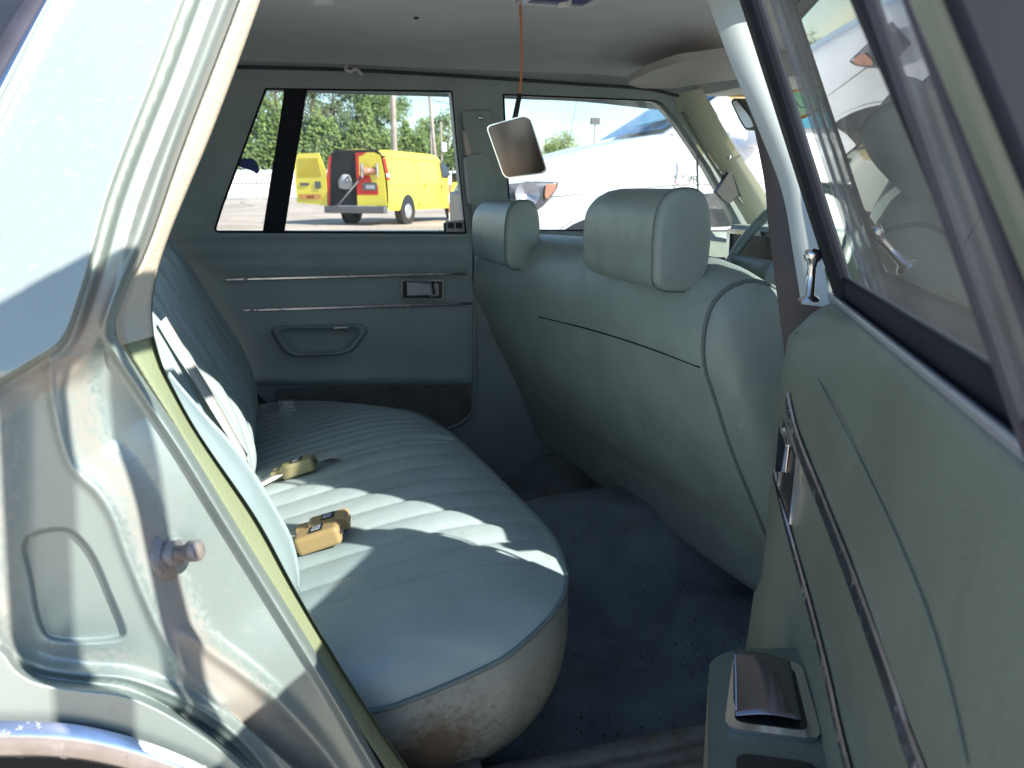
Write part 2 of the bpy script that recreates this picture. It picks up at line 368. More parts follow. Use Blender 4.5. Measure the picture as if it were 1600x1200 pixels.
# --- quarter window (side glass behind the pillar) with its bright molding
m0 = [ay(95 - 6, -10, .618), ay(0, 186, .618), ay(-120, 400, .618)]
def strip(pa, pb, n=30, bulge=.0, nrm=(0, -1, 0), cols=7):
    A = spl(pa, n); B = spl(pb, n); N_ = Vector(nrm); rows = []
    for c in range(cols):
        t = c / (cols - 1); rows.append([a.lerp(b, t) + N_ * bulge * sin(pi * t) for a, b in zip(A, B)])
    return rows
pa = [ay(120, -40, .619), ay(96, 0, .619), ay(0, 192, .619), ay(-110, 410, .619)]
pb = [ay(94, -40, .612), ay(68, 0, .612), ay(0, 118, .612), ay(-110, 320, .612)]
qw = MB().grid(strip(pa, pb, 30, .008)).obj('quarter_window', M['chrome'], car)
pc = [ay(66, -40, .616), ay(38, 0, .616), ay(0, 62, .616), ay(-110, 260, .616)]
MB().grid(strip(pb, pc, 30, .002)).obj('rubber_molding', M['rubber_dusty'], qw)
pd = [ay(-160, -40, .618), ay(-190, 0, .618), ay(-220, 62, .618), ay(-240, 260, .618)]
MB().grid(strip(pc, pd, 12, 0)).obj('window_glass', M['glass_dark'], qw)

# --- pillar trim (cream, above) and door seal (yellow green, below)
INN = [(415, -20), (408, 0), (372, 100), (328, 215), (288, 310), (262, 375), (245, 430), (238, 480), (241, 525), (255, 572), (266, 595), (296, 652), (329, 704), (403, 812), (461, 919), (520, 1020), (565, 1092), (610, 1160), (700, 1290)]
XRc = [(376, -20), (372, 0), (330, 110), (280, 240), (235, 370), (205, 440), (183, 490), (180, 518), (188, 540), (212, 575), (228, 600), (262, 652), (295, 708), (363, 826), (425, 930), (480, 1018), (532, 1100), (580, 1176), (660, 1300)]
def band(i0, i1, y0, y1, n, m, parent=car, name='x', bul=.012):
    A = spl([Vector((a, b, 0)) for a, b in XRc[i0:i1]], n); B = spl([Vector((a, b, 0)) for a, b in INN[i0:i1]], n); rows = []
    cols = 13
    for c in range(cols):
        t = c / (cols - 1); prof = (t - .5) * 2
        yy = lerp(y0, y1, t) - bul * (1 - abs(prof) ** 3.0) - .003 * exp(-((t - .86) / .07) ** 2) + .012 * (1 if c in (0, cols - 1) else 0)
        rows.append([ay(lerp(a.x, b.x, t), lerp(a.y, b.y, t), yy) for a, b in zip(A, B)])
    return MB().grid(rows).obj(name, m, parent)
band(0, 9, .735, .765, 80, M['cream'], name='pillar_trim')
band(8, 19, .752, .790, 80, M['seal'], name='door_seal')
# black gap beside the seal
gp = [ay(a - 3, b, .745) for a, b in [(178, 500), (186, 545), (226, 602), (260, 655), (293, 712), (361, 830), (423, 934), (478, 1022), (530, 1104), (600, 1210), (650, 1290)]]
MB().tube(spl(gp, 70), [.002 + .004 * min(1, i / 30) for i in range(70)], 8).obj('seal_gap', M['rubber'], car)
# inner return behind the trim so that the cabin is closed
A = spl([Vector((a, b, 0)) for a, b in INN], 60)
rows = [[ay(p.x, p.y, y_) + Vector((dx_, 0, 0)) for p in A] for y_, dx_ in ((.768, 0), (.80, -.004), (.86, -.03), (.88, -.10), (.88, -.5))]
MB().grid(rows).obj('inner_quarter_trim', M['vinyl'], car)

# --- striker
sc_ = ay(243, 868, .70, 0); sax = Vector((.93, -.56, .25)).normalized()
st = MB().lathe([(.0, .010), (.025, .010), (.027, .008), (.027, .0), (.0, .0)], sc_, sax, 30).obj('striker', M['steel'], car)
MB().lathe([(.021, .008), (.0215, .014), (.0, .015)], sc_, sax, 30).obj('washer', M['steel'], st)
MB().lathe([(.012, .014), (.012, .021), (.0, .022)], sc_, sax, 6).lathe([(.0062, .02), (.0055, .034), (.0088, .035), (.009, .042), (.0075, .044), (0, .044)], sc_, sax, 16).obj('bolt', M['steel'], st)
pc_ = ay(258, 912, .709, 0)
MB().lathe([(.0, .007), (.005, .0065), (.0068, .003), (.007, 0)], pc_, (.2, -1, .1), 18).obj('rubber_stop', M['plug'], car)

# --- far side of the body: roof rail, pillars
KF = -.30; YF = 2.20
def fa(px, py, y=YF): 
    p = at(px, py, y=y, k=KF); return p if p.z > .93 else at(px, py, y=y)
def fp(poly, y=YF): return [fa(a, b, y) for a, b in poly]
w_rear = rpoly([(414, 137), (708, 141), (716, 230), (730, 366), (332, 364), (346, 320)], [2, 6, 0, 3, 12, 0])
w_front = rpoly([(785, 146), (1032, 156), (1062, 190), (1110, 262), (1165, 362), (797, 361), (790, 250)], [3, 14, 8, 0, 2, 2, 0])
outer = [(-100, -60), (1100, 30), (1104, 150), (1132, 200), (1186, 290), (1246, 390), (1246, 410), (735, 380), (330, 380), (-100, 420)]
o = MB().plate(fp(outer), [fp(w_rear), fp(w_front)], (0, .055, 0)).obj('far_side_frame', M['trim'], car, smooth=False); bev(o, .006, 3)
o['label'] = 'far side roof rail and pillars'
# far rear door
fd = MB()
prof = [(360, 2.245), (366, 2.215), (371, 2.196), (385, 2.190), (399, 2.188), (404, 2.180), (420, 2.184), (432, 2.190), (440, 2.188), (478, 2.184), (486, 2.178), (520, 2.172), (560, 2.170), (588, 2.172), (594, 2.168), (600, 2.178), (604, 2.190), (660, 2.190), (700, 2.190)]
rows = []
for py, yy in prof: rows.append([at(px + (py - 366) * 0, py, y=yy) for px in np.linspace(250, 738, 40)])
fd.grid(rows)
fdo = fd.obj('far_rear_door', M['trim'], car); fdo['label'] = 'closed far rear door with chrome strips and pull handle'
kp = rpoly([(430, 608), (735, 590), (735, 655), (705, 668), (430, 700)], [2, 2, 30, 2, 2])
bev(MB().plate(fp(kp, 2.188), [], (0, -.006, 0)).obj('kick_panel', M['carpet_b'], fdo, smooth=False), .002)
eg = [at(a, b, y=2.175) for a, b in ((741, 480), (741, 600), (738, 640), (722, 660), (700, 669))]
MB().tube(spl(eg, 24), .0035, 8).obj('panel_edge', M['vinyl'], fdo)
for a, b, nm in (((352, 437), (728, 427), 'chrome_strip'), ((378, 485), (738, 474), 'chrome_strip')):
    p, q = at(*a, y=2.178), at(*b, y=2.178)
    bev(MB().box((p + q) / 2, ((q - p).length, .008, .0075), ((q - p).normalized(), Vector((0, 1, 0)), Vector((0, 0, 1)))).obj(nm, M['chrome_old'], fdo, smooth=False), .002)
yb = 2.172
bz = MB().plate([at(a, b, y=yb) for a, b in ((626, 436), (694, 437), (694, 469), (626, 469))], [[at(a, b, y=yb) for a, b in ((629.5, 439), (691, 440), (691, 466), (629.5, 466))]], (0, .015, 0)).obj('latch_bezel', M['chrome'], fdo, smooth=False)
MB().plate([at(a, b, y=2.184) for a, b in ((629.5, 439), (691, 440), (691, 466), (629.5, 466))], [], (0, .01, 0)).obj('latch_recess', M['black'], fdo, smooth=False)
bev(MB().plate([at(a, b, y=2.166) for a, b in ((638, 443), (674, 443), (674, 459), (638, 460))], [], (0, .01, 0)).obj('latch_lever', M['silver'], fdo, smooth=False), .003)
bev(MB().plate([at(a, b, y=2.168) for a, b in ((680, 443), (685, 443), (685, 462), (672, 463), (672, 460), (680, 460))], [], (0, .01, 0)).obj('latch_pin', M['chrome'], fdo, smooth=False), .001)
# pull cup: raised lip round a hollow
cup = rpoly([(428, 516), (440, 511), (562, 509), (570, 518), (548, 548), (530, 553), (462, 556), (446, 548)], 10, 5)
c0 = Vector((500, 532, 0)); rows = []
for s_, dy in ((1.10, .024), (1.07, .004), (1.02, -.010), (.95, -.011), (.88, .002), (.80, .016), (.4, .018), (.02, .018)):
    rows.append([at(c0.x + (a - c0.x) * s_, c0.y + (b - c0.y) * (s_ if s_ > .9 else s_ * .96), y=2.150 + dy) for a, b in cup])
pu = MB().grid(rows, close_v=True).obj('pull_handle', M['trim'], fdo)
bev(MB().box(at(533, 512, y=2.134), (.040, .010, .005)).obj('handle_screw_cap', M['chrome'], pu, smooth=False), .002)
# window seams and glass of far rear door
def glassplate(poly, y, name, m, parent): return MB().plate(fp(poly, y), [], (0, .004, 0)).obj(name, m, parent, smooth=False)
glassplate([(300, 120), (740, 124), (745, 378), (300, 378)], 2.232, 'window_glass', M['glass'], fdo)
dv = MB().plate(fp([(450, 126), (481, 126), (440, 372), (412, 372)], 2.204), [], (0, .045, 0)).obj('window_divider', M['rubber'], fdo, smooth=False); bev(dv, .006, 3)
rb = MB().tube([fa(a, b, 2.212) for a, b in w_rear] + [fa(*w_rear[0], 2.212)], .0055, 6).obj('window_seal', M['rubber'], fdo)
bev(MB().box(fa(695, 357, 2.215), (.006, .012, .030)).obj('lock_knob', M['black'], fdo, smooth=False), .002)
# sticker near the front corner of far rear window
sp = [fa(a, b, 2.226) for a, b in ((696, 345), (725, 344), (728, 364), (696, 364))]
stk = MB().plate(sp, [], (0, .001, 0)).obj('window_sticker', M['stickw'], fdo, smooth=False); stk['label'] = 'small white parking sticker with two dark blocks'
for q in (((700, 348), (710, 348), (710, 357), (700, 357)), ((712, 348), (722, 348), (722, 357), (712, 357))):
    MB().plate([fa(a, b, 2.2245) for a, b in q], [], (0, .0008, 0)).obj('sticker_block', M['stickb'], fdo, smooth=False)
bl = rpoly([(366, 252), (372, 248), (384, 248), (392, 247), (400, 252), (405, 260), (405, 268), (402, 272), (396, 268), (384, 263), (372, 260)], 5)
MB().plate(fp(bl, 2.226), [], (0, .006, 0)).obj('dark_tape_patch', M['blue'], fdo, smooth=False)

# B pillar on the far side: trim boss, belt cover, screw
bp = MB().plate(fp(rpoly([(722, 175), (765, 172), (790, 240), (795, 330), (800, 372), (742, 372), (735, 300)], 6), 2.185), [], (0, .03, 0)).obj('far_pillar_trim', M['trim'], car, smooth=False); bev(bp, .005)
bev(MB().plate(fp(rpoly([(727, 243), (760, 241), (772, 262), (780, 320), (734, 322)], 8), 2.16), [], (0, .03, 0)).obj('belt_cover', M['trim'], bp, smooth=False), .008, 3)
MB().plate(fp([(723, 205), (729, 205), (737, 241), (728, 243)], 2.176), [], (0, .02, 0)).obj('belt_strap', M['web'], bp, smooth=False)
MB().lathe([(0, .004), (.006, .003), (.007, 0)], fa(750, 184, 2.182), (0, -1, 0), 14).obj('screw', M['chrome'], bp)
fpd = MB().grid([[at(px, py, y=yy) for px in np.linspace(741 - 60 * (py > 590), 1250, 30)] for py, yy in ((362, 2.23), (372, 2.19), (380, 2.18), (440, 2.19), (600, 2.195), (760, 2.195))]).obj('far_front_door', M['trim'], car)
glassplate([(770, 130), (1100, 145), (1250, 378), (770, 378)], 2.232, 'window_glass', M['glass'], fpd)
MB().tube([fa(a, b, 2.212) for a, b in w_front] + [fa(*w_front[0], 2.212)], .005, 6).obj('window_seal', M['rubber'], fpd)
vb = MB().tube([fa(1090, 228, 2.225), fa(1091, 300, 2.225), fa(1092, 362, 2.225)], .0016, 6).obj('vent_bar', M['black'], fpd)
bev(MB().plate([at(a, b, y=2.165) for a, b in ((1095, 378), (1215, 383), (1215, 402), (1095, 398))], [], (0, .04, 0)).obj('armrest_ledge', M['vinyl'], fpd, smooth=False), .006)
bev(MB().plate([at(a, b, y=2.165) for a, b in ((1095, 416), (1215, 419), (1215, 422), (1095, 419))], [], (0, .04, 0)).obj('chrome_strip', M['chrome'], fpd, smooth=False), .001)
# outside mirror of the far front door, dark against the white pickup
fm = bev(MB().plate([at(a, b, y=2.40) for a, b in rpoly([(1104, 303), (1160, 300), (1168, 352), (1108, 356)], 8)], [], (0, .06, 0)).obj('door_mirror', M['black'], car, smooth=False), .01, 3)
# far outer skin
bev(MB().box((.75, 2.34, .62), (4.6, .10, .60)).obj('far_body_side', M['paint_clean'], car, smooth=False), .03, 4)

# --- roof, headliner
hy = [.925, .96, 1.05, 1.2, 1.4, 1.6, 1.8, 1.97, 2.05, 2.095, 2.115, 2.125]; hz = [1.300, 1.312, 1.33, 1.345, 1.350, 1.352, 1.350, 1.346, 1.338, 1.325, 1.310, 1.300]
rows = [[Vector((x, y, z - .012 * sm(.85, 1.15, x) - .006 * sm(-.1, -.4, x))) for x in np.linspace(-.6, 1.17, 40)] for y, z in zip(hy, hz)]
hl = MB().grid(rows).obj('headliner', M['head'], car)
A = spl([fa(a, b, 2.185) for a, b in ((340, 104), (540, 109), (720, 119), (900, 131), (1010, 139), (1060, 150))], 50)
MB().tube(A, .004, 6).obj('headliner_edge', M['rubber_dusty'], hl)
MB().lathe([(0, .003), (.004, .003), (.005, 0)], at(650, 27, z=1.343), (0, 0, -1), 12).obj('headliner_screw', M['black'], hl)
MB().lathe([(0, .006), (.014, .006), (.02, 0)], at(505, 3, z=1.345), (0, 0, -1), 16).obj('headliner_button', M['head'], hl)
ch = MB().tube(spl([at(543, 100, y=2.09), at(540, 108, y=2.06), at(548, 112, y=2.05), at(556, 108, y=2.06), at(566, 118, y=2.07)], 20), .004, 8)
ch.lathe([(0, .008), (.012, .006), (.014, 0)], at(546, 104, y=2.10), (0, -1, -.3), 16).obj('coat_hook', M['head'], hl)
ry = [.872, .885, .95, 1.1, 1.4, 1.7, 1.95, 2.1, 2.2, 2.24]; rz_ = [1.318, 1.336, 1.365, 1.385, 1.395, 1.395, 1.385, 1.365, 1.33, 1.28]
rows = [[Vector((x, y, z - .02 * sm(.8, 1.2, x) - .04 * sm(-.2, -.75, x))) for x in np.linspace(-.75, 1.2, 30)] for y, z in zip(ry, rz_)]
MB().grid(rows).obj('roof', M['paint_clean'], car)
# near roof rail joining roof and headliner
MB().grid([[Vector((x, y, z)) for x in np.linspace(-.75, 1.2, 12)] for y, z in ((.872, 1.318), (.874, 1.302), (.90, 1.298), (.93, 1.300))]).obj('roof_rail', M['paint_clean'], car)
# dome lamp hole: chrome frame with blue-dark inside and a loose white connector
d0 = at(853, 8, z=1.338); 
dm = MB().plate([d0 + Vector(v) for v in ((-.05, -.09, 0), (.075, -.09, 0), (.075, .006, 0), (-.05, .006, 0))], [[d0 + Vector(v) for v in ((-.035, -.08, 0), (.06, -.08, 0), (.06, -.006, 0), (-.035, -.006, 0))]], (0, 0, .010)).obj('dome_lamp', M['silver'], car, smooth=False)
MB().box(d0 + Vector((.012, -.042, .006)), (.095, .074, .004)).obj('lamp_opening', M['blue'], dm, smooth=False)
bev(MB().box(at(883, 6, z=1.325), (.022, .012, .008), (Vector((.8, .5, .3)).normalized(), Vector((-.5, .8, 0)).normalized(), Vector((0, 0, 1)))).obj('loose_connector', M['stickw'], dm, smooth=False), .002)
# sun visor
vz = [at(a, b, z=1.290) for a, b in rpoly([(978, 131), (1012, 113), (1060, 98), (1140, 88), (1165, 122), (1048, 138), (1000, 138)], 8)]
bev(MB().plate(vz, [], (0, 0, .016)).obj('sun_visor', M['visor'], car, smooth=False), .005, 3)
# far A pillar, windscreen, header
def a2(px, py, y): return at(px, py, y=y)
L_ = [a2(1050, 150, 2.10), a2(1070, 195, 2.11), a2(1110, 255, 2.12), a2(1150, 320, 2.14), a2(1185, 380, 2.15)]
Rr = [a2(1098, 138, 2.03), a2(1112, 168, 2.03), a2(1150, 232, 2.05), a2(1195, 300, 2.07), a2(1240, 372, 2.08)]
ap = MB().grid(strip(L_, Rr, 30, .016, (-.5, -.8, 0))).obj('windscreen_pillar', M['palev'], car)
MB().tube(spl([a2(1066, 175, 2.075), a2(1105, 240, 2.085), a2(1160, 318, 2.10)], 30), .0035, 6).obj('pillar_seam', M['pipe'], ap)
MB().lathe([(0, .004), (.005, .003), (.006, 0)], a2(1139, 246, 2.045), (-.6, -.8, 0), 12).obj('screw', M['chrome'], ap)
bev(MB().plate([a2(a, b, 2.06) for a, b in ((1122, 300), (1142, 268), (1156, 305), (1140, 316), (1133, 312))], [], (0, .02, 0)).obj('pillar_clip', M['charcoal'], ap, smooth=False), .003)
ws = [Vector((1.19, .97, 1.30)), Vector((1.19, 2.06, 1.30)), Vector((1.62, 2.12, .93)), Vector((1.62, .90, .93))]
rows = []
for i in range(9):
    a = i / 8; rows.append([ws[0].lerp(ws[3], a).lerp(ws[1].lerp(ws[2], a), j / 12) + Vector((.17 * sin(pi * j / 12), 0, 0)) for j in range(13)])
wsc = MB().grid(rows).obj('windscreen', M['shield'], car)
MB().plate([Vector((1.13, .95, 1.285)), Vector((1.13, 2.08, 1.285))] + [Vector((1.26 + .17 * sin(pi * j / 12), 2.06 - 1.09 * j / 12, 1.285)) for j in range(13)], [], (0, 0, .085)).obj('windscreen_header', M['head'], car, smooth=False)
# tan shade band and orange marker on the windscreen, top corner
rows = [[ws[0].lerp(ws[3], a).lerp(ws[1].lerp(ws[2], a), t) + Vector((.17 * sin(pi * t) - .012, 0, 0)) for t in np.linspace(.60, .985, 20)] for a in (0.01, .10, .20)]
MB().grid(rows).obj('shade_band', M['amberfilm'], wsc)
rows = [[ws[0].lerp(ws[3], a).lerp(ws[1].lerp(ws[2], a), t) + Vector((.17 * sin(pi * t) - .012, 0, 0)) for t in np.linspace(.03, .60, 30)] for a in (0.01, .14, .27)]
MB().grid(rows).obj('sun_block_strip', M['dark'], wsc)  # added opaque strip that keeps sun patches off the far pillar
def wpt(a, t, o=.018): return ws[0].lerp(ws[3], a).lerp(ws[1].lerp(ws[2], a), t) + Vector((.17 * sin(pi * t) - o, 0, 0))
mk = MB()
for k in range(7):
    t0 = .93 - k * .022; mk.tube([wpt(.10, t0), wpt(.15, t0 - .004 + .006 * (k % 2)), wpt(.13 + .02 * (k % 3), t0 - .012)], .0011, 5)
mk.obj('marker_writing', M['stickb'], wsc)
mk = MB()
mk.tube([wpt(.30, .97), wpt(.24, .90), wpt(.20, .84), wpt(.14, .78)], .004, 6); mk.obj('marker_line', M['ochre'], wsc)
rm = bev(MB().plate([at(a, b, x=1.12) for a, b in rpoly([(1141, 158), (1150, 152), (1180, 180), (1190, 204), (1165, 204), (1156, 190)], 5)], [], (.03, 0, 0)).obj('rear_view_mirror', M['black'], car, smooth=False), .004)
MB().plate([at(a, b, x=1.117) for a, b in rpoly([(1144, 160), (1150, 156), (1170, 180), (1178, 198), (1166, 200), (1159, 189)], 4)], [], (.003, 0, 0)).obj('mirror_glass', M['silver'], rm, smooth=False)

# --- dashboard, steering wheel
ds = MB().box((1.42, 1.5, .86), (.34, 1.22, .12)).box((1.36, 1.5, .74), (.22, 1.22, .16))
bev(ds.obj('dashboard', M['vinyl'], car, smooth=False), .03, 4)
cl = bev(MB().box((1.25, 1.80, .89), (.10, .40, .13)).obj('instrument_cluster', M['vinyl'], car, smooth=False), .012, 3)
MB().box((1.198, 1.80, .892), (.006, .36, .085)).obj('cluster_face', M['black'], cl, smooth=False)
MB().plate([Vector((1.19, 1.80 + a, .892 + b)) for a, b in ((-.19, -.052), (.19, -.052), (.19, .052), (-.19, .052))], [[Vector((1.19, 1.80 + a, .892 + b)) for a, b in ((-.175, -.04), (.175, -.04), (.175, .04), (-.175, .04))]], (.008, 0, 0)).obj('cluster_bezel', M['chrome'], cl, smooth=False)
SWc = Vector((1.13, 1.66, .875)); sax = Vector((-.86, 0, .50)).normalized(); sy = Vector((0, 1, 0)); sz = sax.cross(sy)
ring = []
for i in range(96):
    t = i / 96 * 2 * pi; ring.append(SWc + (sy * cos(t) + sz * sin(t)) * (.20 + .0022 * (sin(t * 44) > 0)))
swb = MB(); rows = []
for i, p in enumerate(ring):
    d = (ring[(i + 1) % 96] - ring[i - 1]).normalized(); a = sax; b = d.cross(a).normalized()
    rr = .0125
    rows.append([p + (a * cos(q * pi / 5) + b * sin(q * pi / 5)) * rr for q in range(10)])
swb.grid(rows, close_u=True, close_v=True)
sw = swb.obj('steering_wheel', M['vinyl'], car)
hub = MB()
for s_ in (-1, 1):
    hub.tube([SWc - sax * .03 + sy * s_ * .02, SWc - sax * .03 + sy * s_ * .09, SWc + sy * s_ * .195], [.026, .022, .014], 10, .6)
hub.lathe([(0, .015), (.05, .01), (.06, -.02), (.05, -.05)], SWc - sax * .02, sax, 24)
hub.obj('wheel_spokes', M['vinyl'], sw)
cs = bev(MB().box(SWc - sax * .12 + Vector((0, 0, -.01)), (.17, .10, .11), (sax, sy, sz)).obj('steering_column', M['vinyl'], car, smooth=False), .012, 3)
MB().tube([SWc - sax * .08, SWc - sax * .08 + Vector((-.01, .14, .02))], .007, 8).obj('turn_signal_stalk', M['chrome'], cs)
MB().lathe([(.018, 0), (.018, .006), (.012, .007), (.012, .003), (0, .003)], SWc - sax * .12 + Vector((-.01, -.052, -.01)), (0, -1, 0), 20).obj('ignition_lock', M['vinyl'], cs)

# --- floor and tunnel
rows = []
for i in range(90):
    y = .88 + 1.32 * i / 89; row = []
    for j in range(110):
        x = -.1 + 1.9 * j / 109
        z = .235 + .185 * exp(-((y - 1.52) / .16) ** 4) * (1 - .25 * sm(.6, .3, x)) + .05 * sm(.25, .0, x) + .10 * sm(.64, .74, x) * (1 - exp(-((y - 1.53) / .2) ** 4)) * .6
        z += .004 * sin(x * 23 + y * 7) * cos(y * 19) + .006 * sin(x * 9 + y * 31) * exp(-((x - .6) / .2) ** 2) + .008 * exp(-((x - .55) ** 2 + (y - 1.2) ** 2) / .01)
        row.append(Vector((x, y, z)))
    rows.append(row)
MB().grid(rows).obj('floor_carpet', M['carpet'], car)
# door sill
sx = np.linspace(-.05, 1.7, 80)
prf = [(.70, .20), (.70, .315), (.715, .330), (.78, .334), (.80, .334), (.805, .329), (.81, .334), (.825, .334), (.83, .329), (.835, .334), (.85, .334), (.855, .329), (.86, .334), (.885, .334), (.90, .325), (.91, .24)]
MB().grid([[Vector((x, y, z)) for x in sx] for y, z in prf]).obj('door_sill', M['sill'], car)
bev(MB().box((.82, .74, .25), (1.9, .10, .14)).obj('rocker_panel', M['paint_clean'], car, smooth=False), .02, 3)
# jamb foot from quarter panel down to the sill
MB().grid([[Vector((x, y, z)) for x in (-.03, .05, .14, .22)] for y, z in ((.80, .335), (.86, .345), (.90, .36), (.93, .30))]).obj('sill_corner', M['sill'], car)
# under-seat riser
MB().box((.10, 1.5, .27), (.40, 1.1, .10)).obj('seat_riser', M['carpet'], car, smooth=False)

# --- rear bench cushion
pip = [(-40, 1180, .455), (585, 1110, .47), (640, 1094, .478), (700, 1070, .49), (760, 1043, .503), (800, 1020, .515), (845, 980, .53), (870, 950, .54), (884, 920, .545), (884, 890, .547), (870, 850, .55), (845, 816, .553), (820, 790, .555), (735, 705, .56), (690, 668, .56), (640, 643, .553), (560, 634, .53), (480, 636, .512)]
PB = [at(a, b, z=c) for a, b, c in pip[1:]]
PB = [Vector((-.14, .89, .46)), Vector((-.03, .865, .463))] + PB + [Vector((-.14, 2.06, .50))]
NB = 420; B = spl(PB, NB); NRr = 90
def pleat(y, x):
    if y < 1.52:
        if y < .99: return 0
        ph = (y - .99) / .0662
        return .006 * abs(sin(pi * ph)) ** .40 - .006
    if y > 1.60 and y < 1.98:
        ph = (y - 1.60) / .038; return .0045 * abs(sin(pi * ph)) ** .6 - .0045
    return 0
cyl = []; rows = []
for i, b in enumerate(B):
    tt = (b.y - .86) / (2.06 - .86); yy0 = lerp(.93, 1.98, min(1, max(0, (i / (NB - 1) - .12) / .76)))
    yy0 = lerp(yy0, b.y, .25)
    S = Vector((-.16, yy0, .462)); row = []
    for j in range(NRr):
        r = (j / (NRr - 1)) ** 1.5; p = b.lerp(S, r)
        cr = .030 * (1 - (1 - min(1, r / .38)) ** 2.6) + .010 * sin(pi * min(1, r * 1.2))
        sx_ = .0
        p = Vector((p.x, p.y, p.z + cr + pleat(p.y, p.x) * sm(.0, .18, r)))
        p.z -= .010 * exp(-((p.y - 1.555) / .010) ** 2) * sm(0, .08, r)
        row.append(p)
    rows.append(row)
cu = MB().grid(rows).obj('rear_seat_cushion', M['vinyl_seat'], car)
cu['label'] = 'pleated green vinyl rear bench cushion'
CUV = [v for r in rows for v in r]
MB().tube(B[20:-4], .0036, 8).obj('piping', M['pipe'], cu)
# front and side apron of the cushion
rows = []; dr = []
cent = Vector((-.02, 1.5, 0))
for k in range(22):
    t = k / 21; row = []
    for i, b in enumerate(B[::3]):
        q = i * 3 / (NB - 1); near = 1 - sm(.18, .42, q)
        inw = (cent - b); inw.z = 0; inw = inw.normalized()
        off = -.018 * sin(pi * t) * (1 - t * .3) + (.012 + .11 * near) * t ** 2.2 + .02 * t
        row.append(Vector((b.x, b.y, lerp(b.z, .26, t))) + inw * off)
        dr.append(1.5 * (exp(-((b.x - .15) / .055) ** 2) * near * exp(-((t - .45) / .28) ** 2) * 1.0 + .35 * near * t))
    rows.append(row)
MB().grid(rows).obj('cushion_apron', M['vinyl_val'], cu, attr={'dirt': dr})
# worn chrome hinge tabs by the seal
bev(MB().box(ay(592, 1128, .86, 0), (.022, .004, .030)).obj('hinge_tab', M['chrome_old'], car, smooth=False), .003)

# --- rear seat back
SBP = [(-.36, .88), (-.33, .935), (-.275, .958), (-.225, .950), (-.185, .915), (-.135, .835), (-.092, .755), (-.055, .68), (-.034, .61), (-.034, .55), (-.06, .50), (-.12, .455)]
SB = spl([Vector((a, 0, b)) for a, b in SBP], 70); rows = []
for i in range(260):
    y = .865 + 1.235 * i / 259; e = min(y - .865, 2.10 - y); en = .035 * (1 - min(1, e / .07)) ** 2.2; row = []
    for j, s_ in enumerate(SB):
        f = j / 69; ph = (y - .90) / .0663; mid = sm(.18, .32, f) * (1 - sm(.86, .96, f))
        pl = .011 * (abs(sin(pi * ph)) ** .5 - 1) * mid * (1 if .93 < y < 2.03 else .15)
        pl -= .012 * sin(pi * min(1, max(0, (f - .3) / .6))) * sin(pi * (y - .865) / 1.235)
        wv = .004 * sin(y * 31 + f * 9) * sin(f * 14) * mid
        row.append(Vector((s_.x - en + pl + wv, y, s_.z - en * .5 + .010 * sin(pi * (y - .865) / 1.235) * (1 - f))))
    rows.append(row)
sb = MB().grid(rows).obj('rear_seat_back', M['vinyl_seat'], car); sb['label'] = 'pleated green vinyl rear seat back'
SBV = [v for r in rows for v in r]; SBF = [(i * 70 + j, i * 70 + j + 1, (i + 1) * 70 + j + 1, (i + 1) * 70 + j) for i in range(259) for j in range(69)]
bv = BVHTree.FromPolygons(SBV, SBF)
def cast(tree, px, py):
    h = tree.ray_cast(CAM, ray(px, py).normalized()); return h[0]
# near side bolster of the seat back, bright in the sun
EA = [(262, 583), (274, 599), (322, 654), (357, 692), (393, 739), (430, 800), (452, 842), (463, 888), (464, 924)]
EB = [(258, 592), (272, 606), (300, 655), (338, 712), (366, 756), (408, 820), (436, 870), (456, 912), (462, 930)]
pa = [ay(a, b, .875) for a, b in EA]; pb2 = [ay(a - 12, b + 6, .80) for a, b in EB]
bo = MB().grid(strip(pa, pb2, 50, .008, (.6, -.7, .3), 12)).obj('seat_side_bolster', M['vinyl_seat'], car)
MB().tube(spl(pa, 60), .003, 8).obj('bolster_piping', M['vinyl_seat'], bo)
rust = [ay(a, b, .862) for a, b in ((425, 848), (441, 875), (455, 902), (462, 920))]
MB().tube(spl(rust, 20), .0035, 6).obj('rusty_edge', M['steel'], bo)
# package shelf + rear wall
MB().box((-.60, 1.48, .925), (.60, 1.2, .02)).obj('package_shelf', M['vinyl'], car, smooth=False)
MB().box((-.92, 1.48, .70), (.05, 1.45, .75)).obj('rear_body_panel', M['paint_clean'], car, smooth=False)
MB().grid([[Vector((lerp(-.92, -.72, a), y, lerp(1.07, 1.36, a))) for y in (.80, 1.2, 1.6, 2.15)] for a in (0, .5, 1)]).obj('rear_window', M['glass_dark'], car)

# --- seat belts on the rear bench
def ribbon(path, wd, up, m, name, parent, th=.0015):
    P_ = spl(path, 40); rows = [[], [], [], []]
    for i, p in enumerate(P_):
        d = (P_[min(i + 1, 39)] - P_[max(0, i - 1)]).normalized(); u = Vector(up); s_ = d.cross(u).normalized(); n_ = s_.cross(d)
        for q, (a, b) in enumerate(((-1, 0), (1, 0), (1, 1), (-1, 1))): rows[q].append(p + s_ * a * wd / 2 + n_ * b * th)
    return MB().grid(rows, close_u=True).obj(name, m, parent)
def cz(px, py, off=.0):
    bvc = cz.t; h = bvc.ray_cast(CAM, ray(px, py).normalized())[0]
    return h + Vector((0, 0, off)) if h else at(px, py, z=.52)
cz.t = BVHTree.FromPolygons(CUV, [(i * NRr + j, i * NRr + j + 1, (i + 1) * NRr + j + 1, (i + 1) * NRr + j) for i in range(NB - 1) for j in range(NRr - 1)])
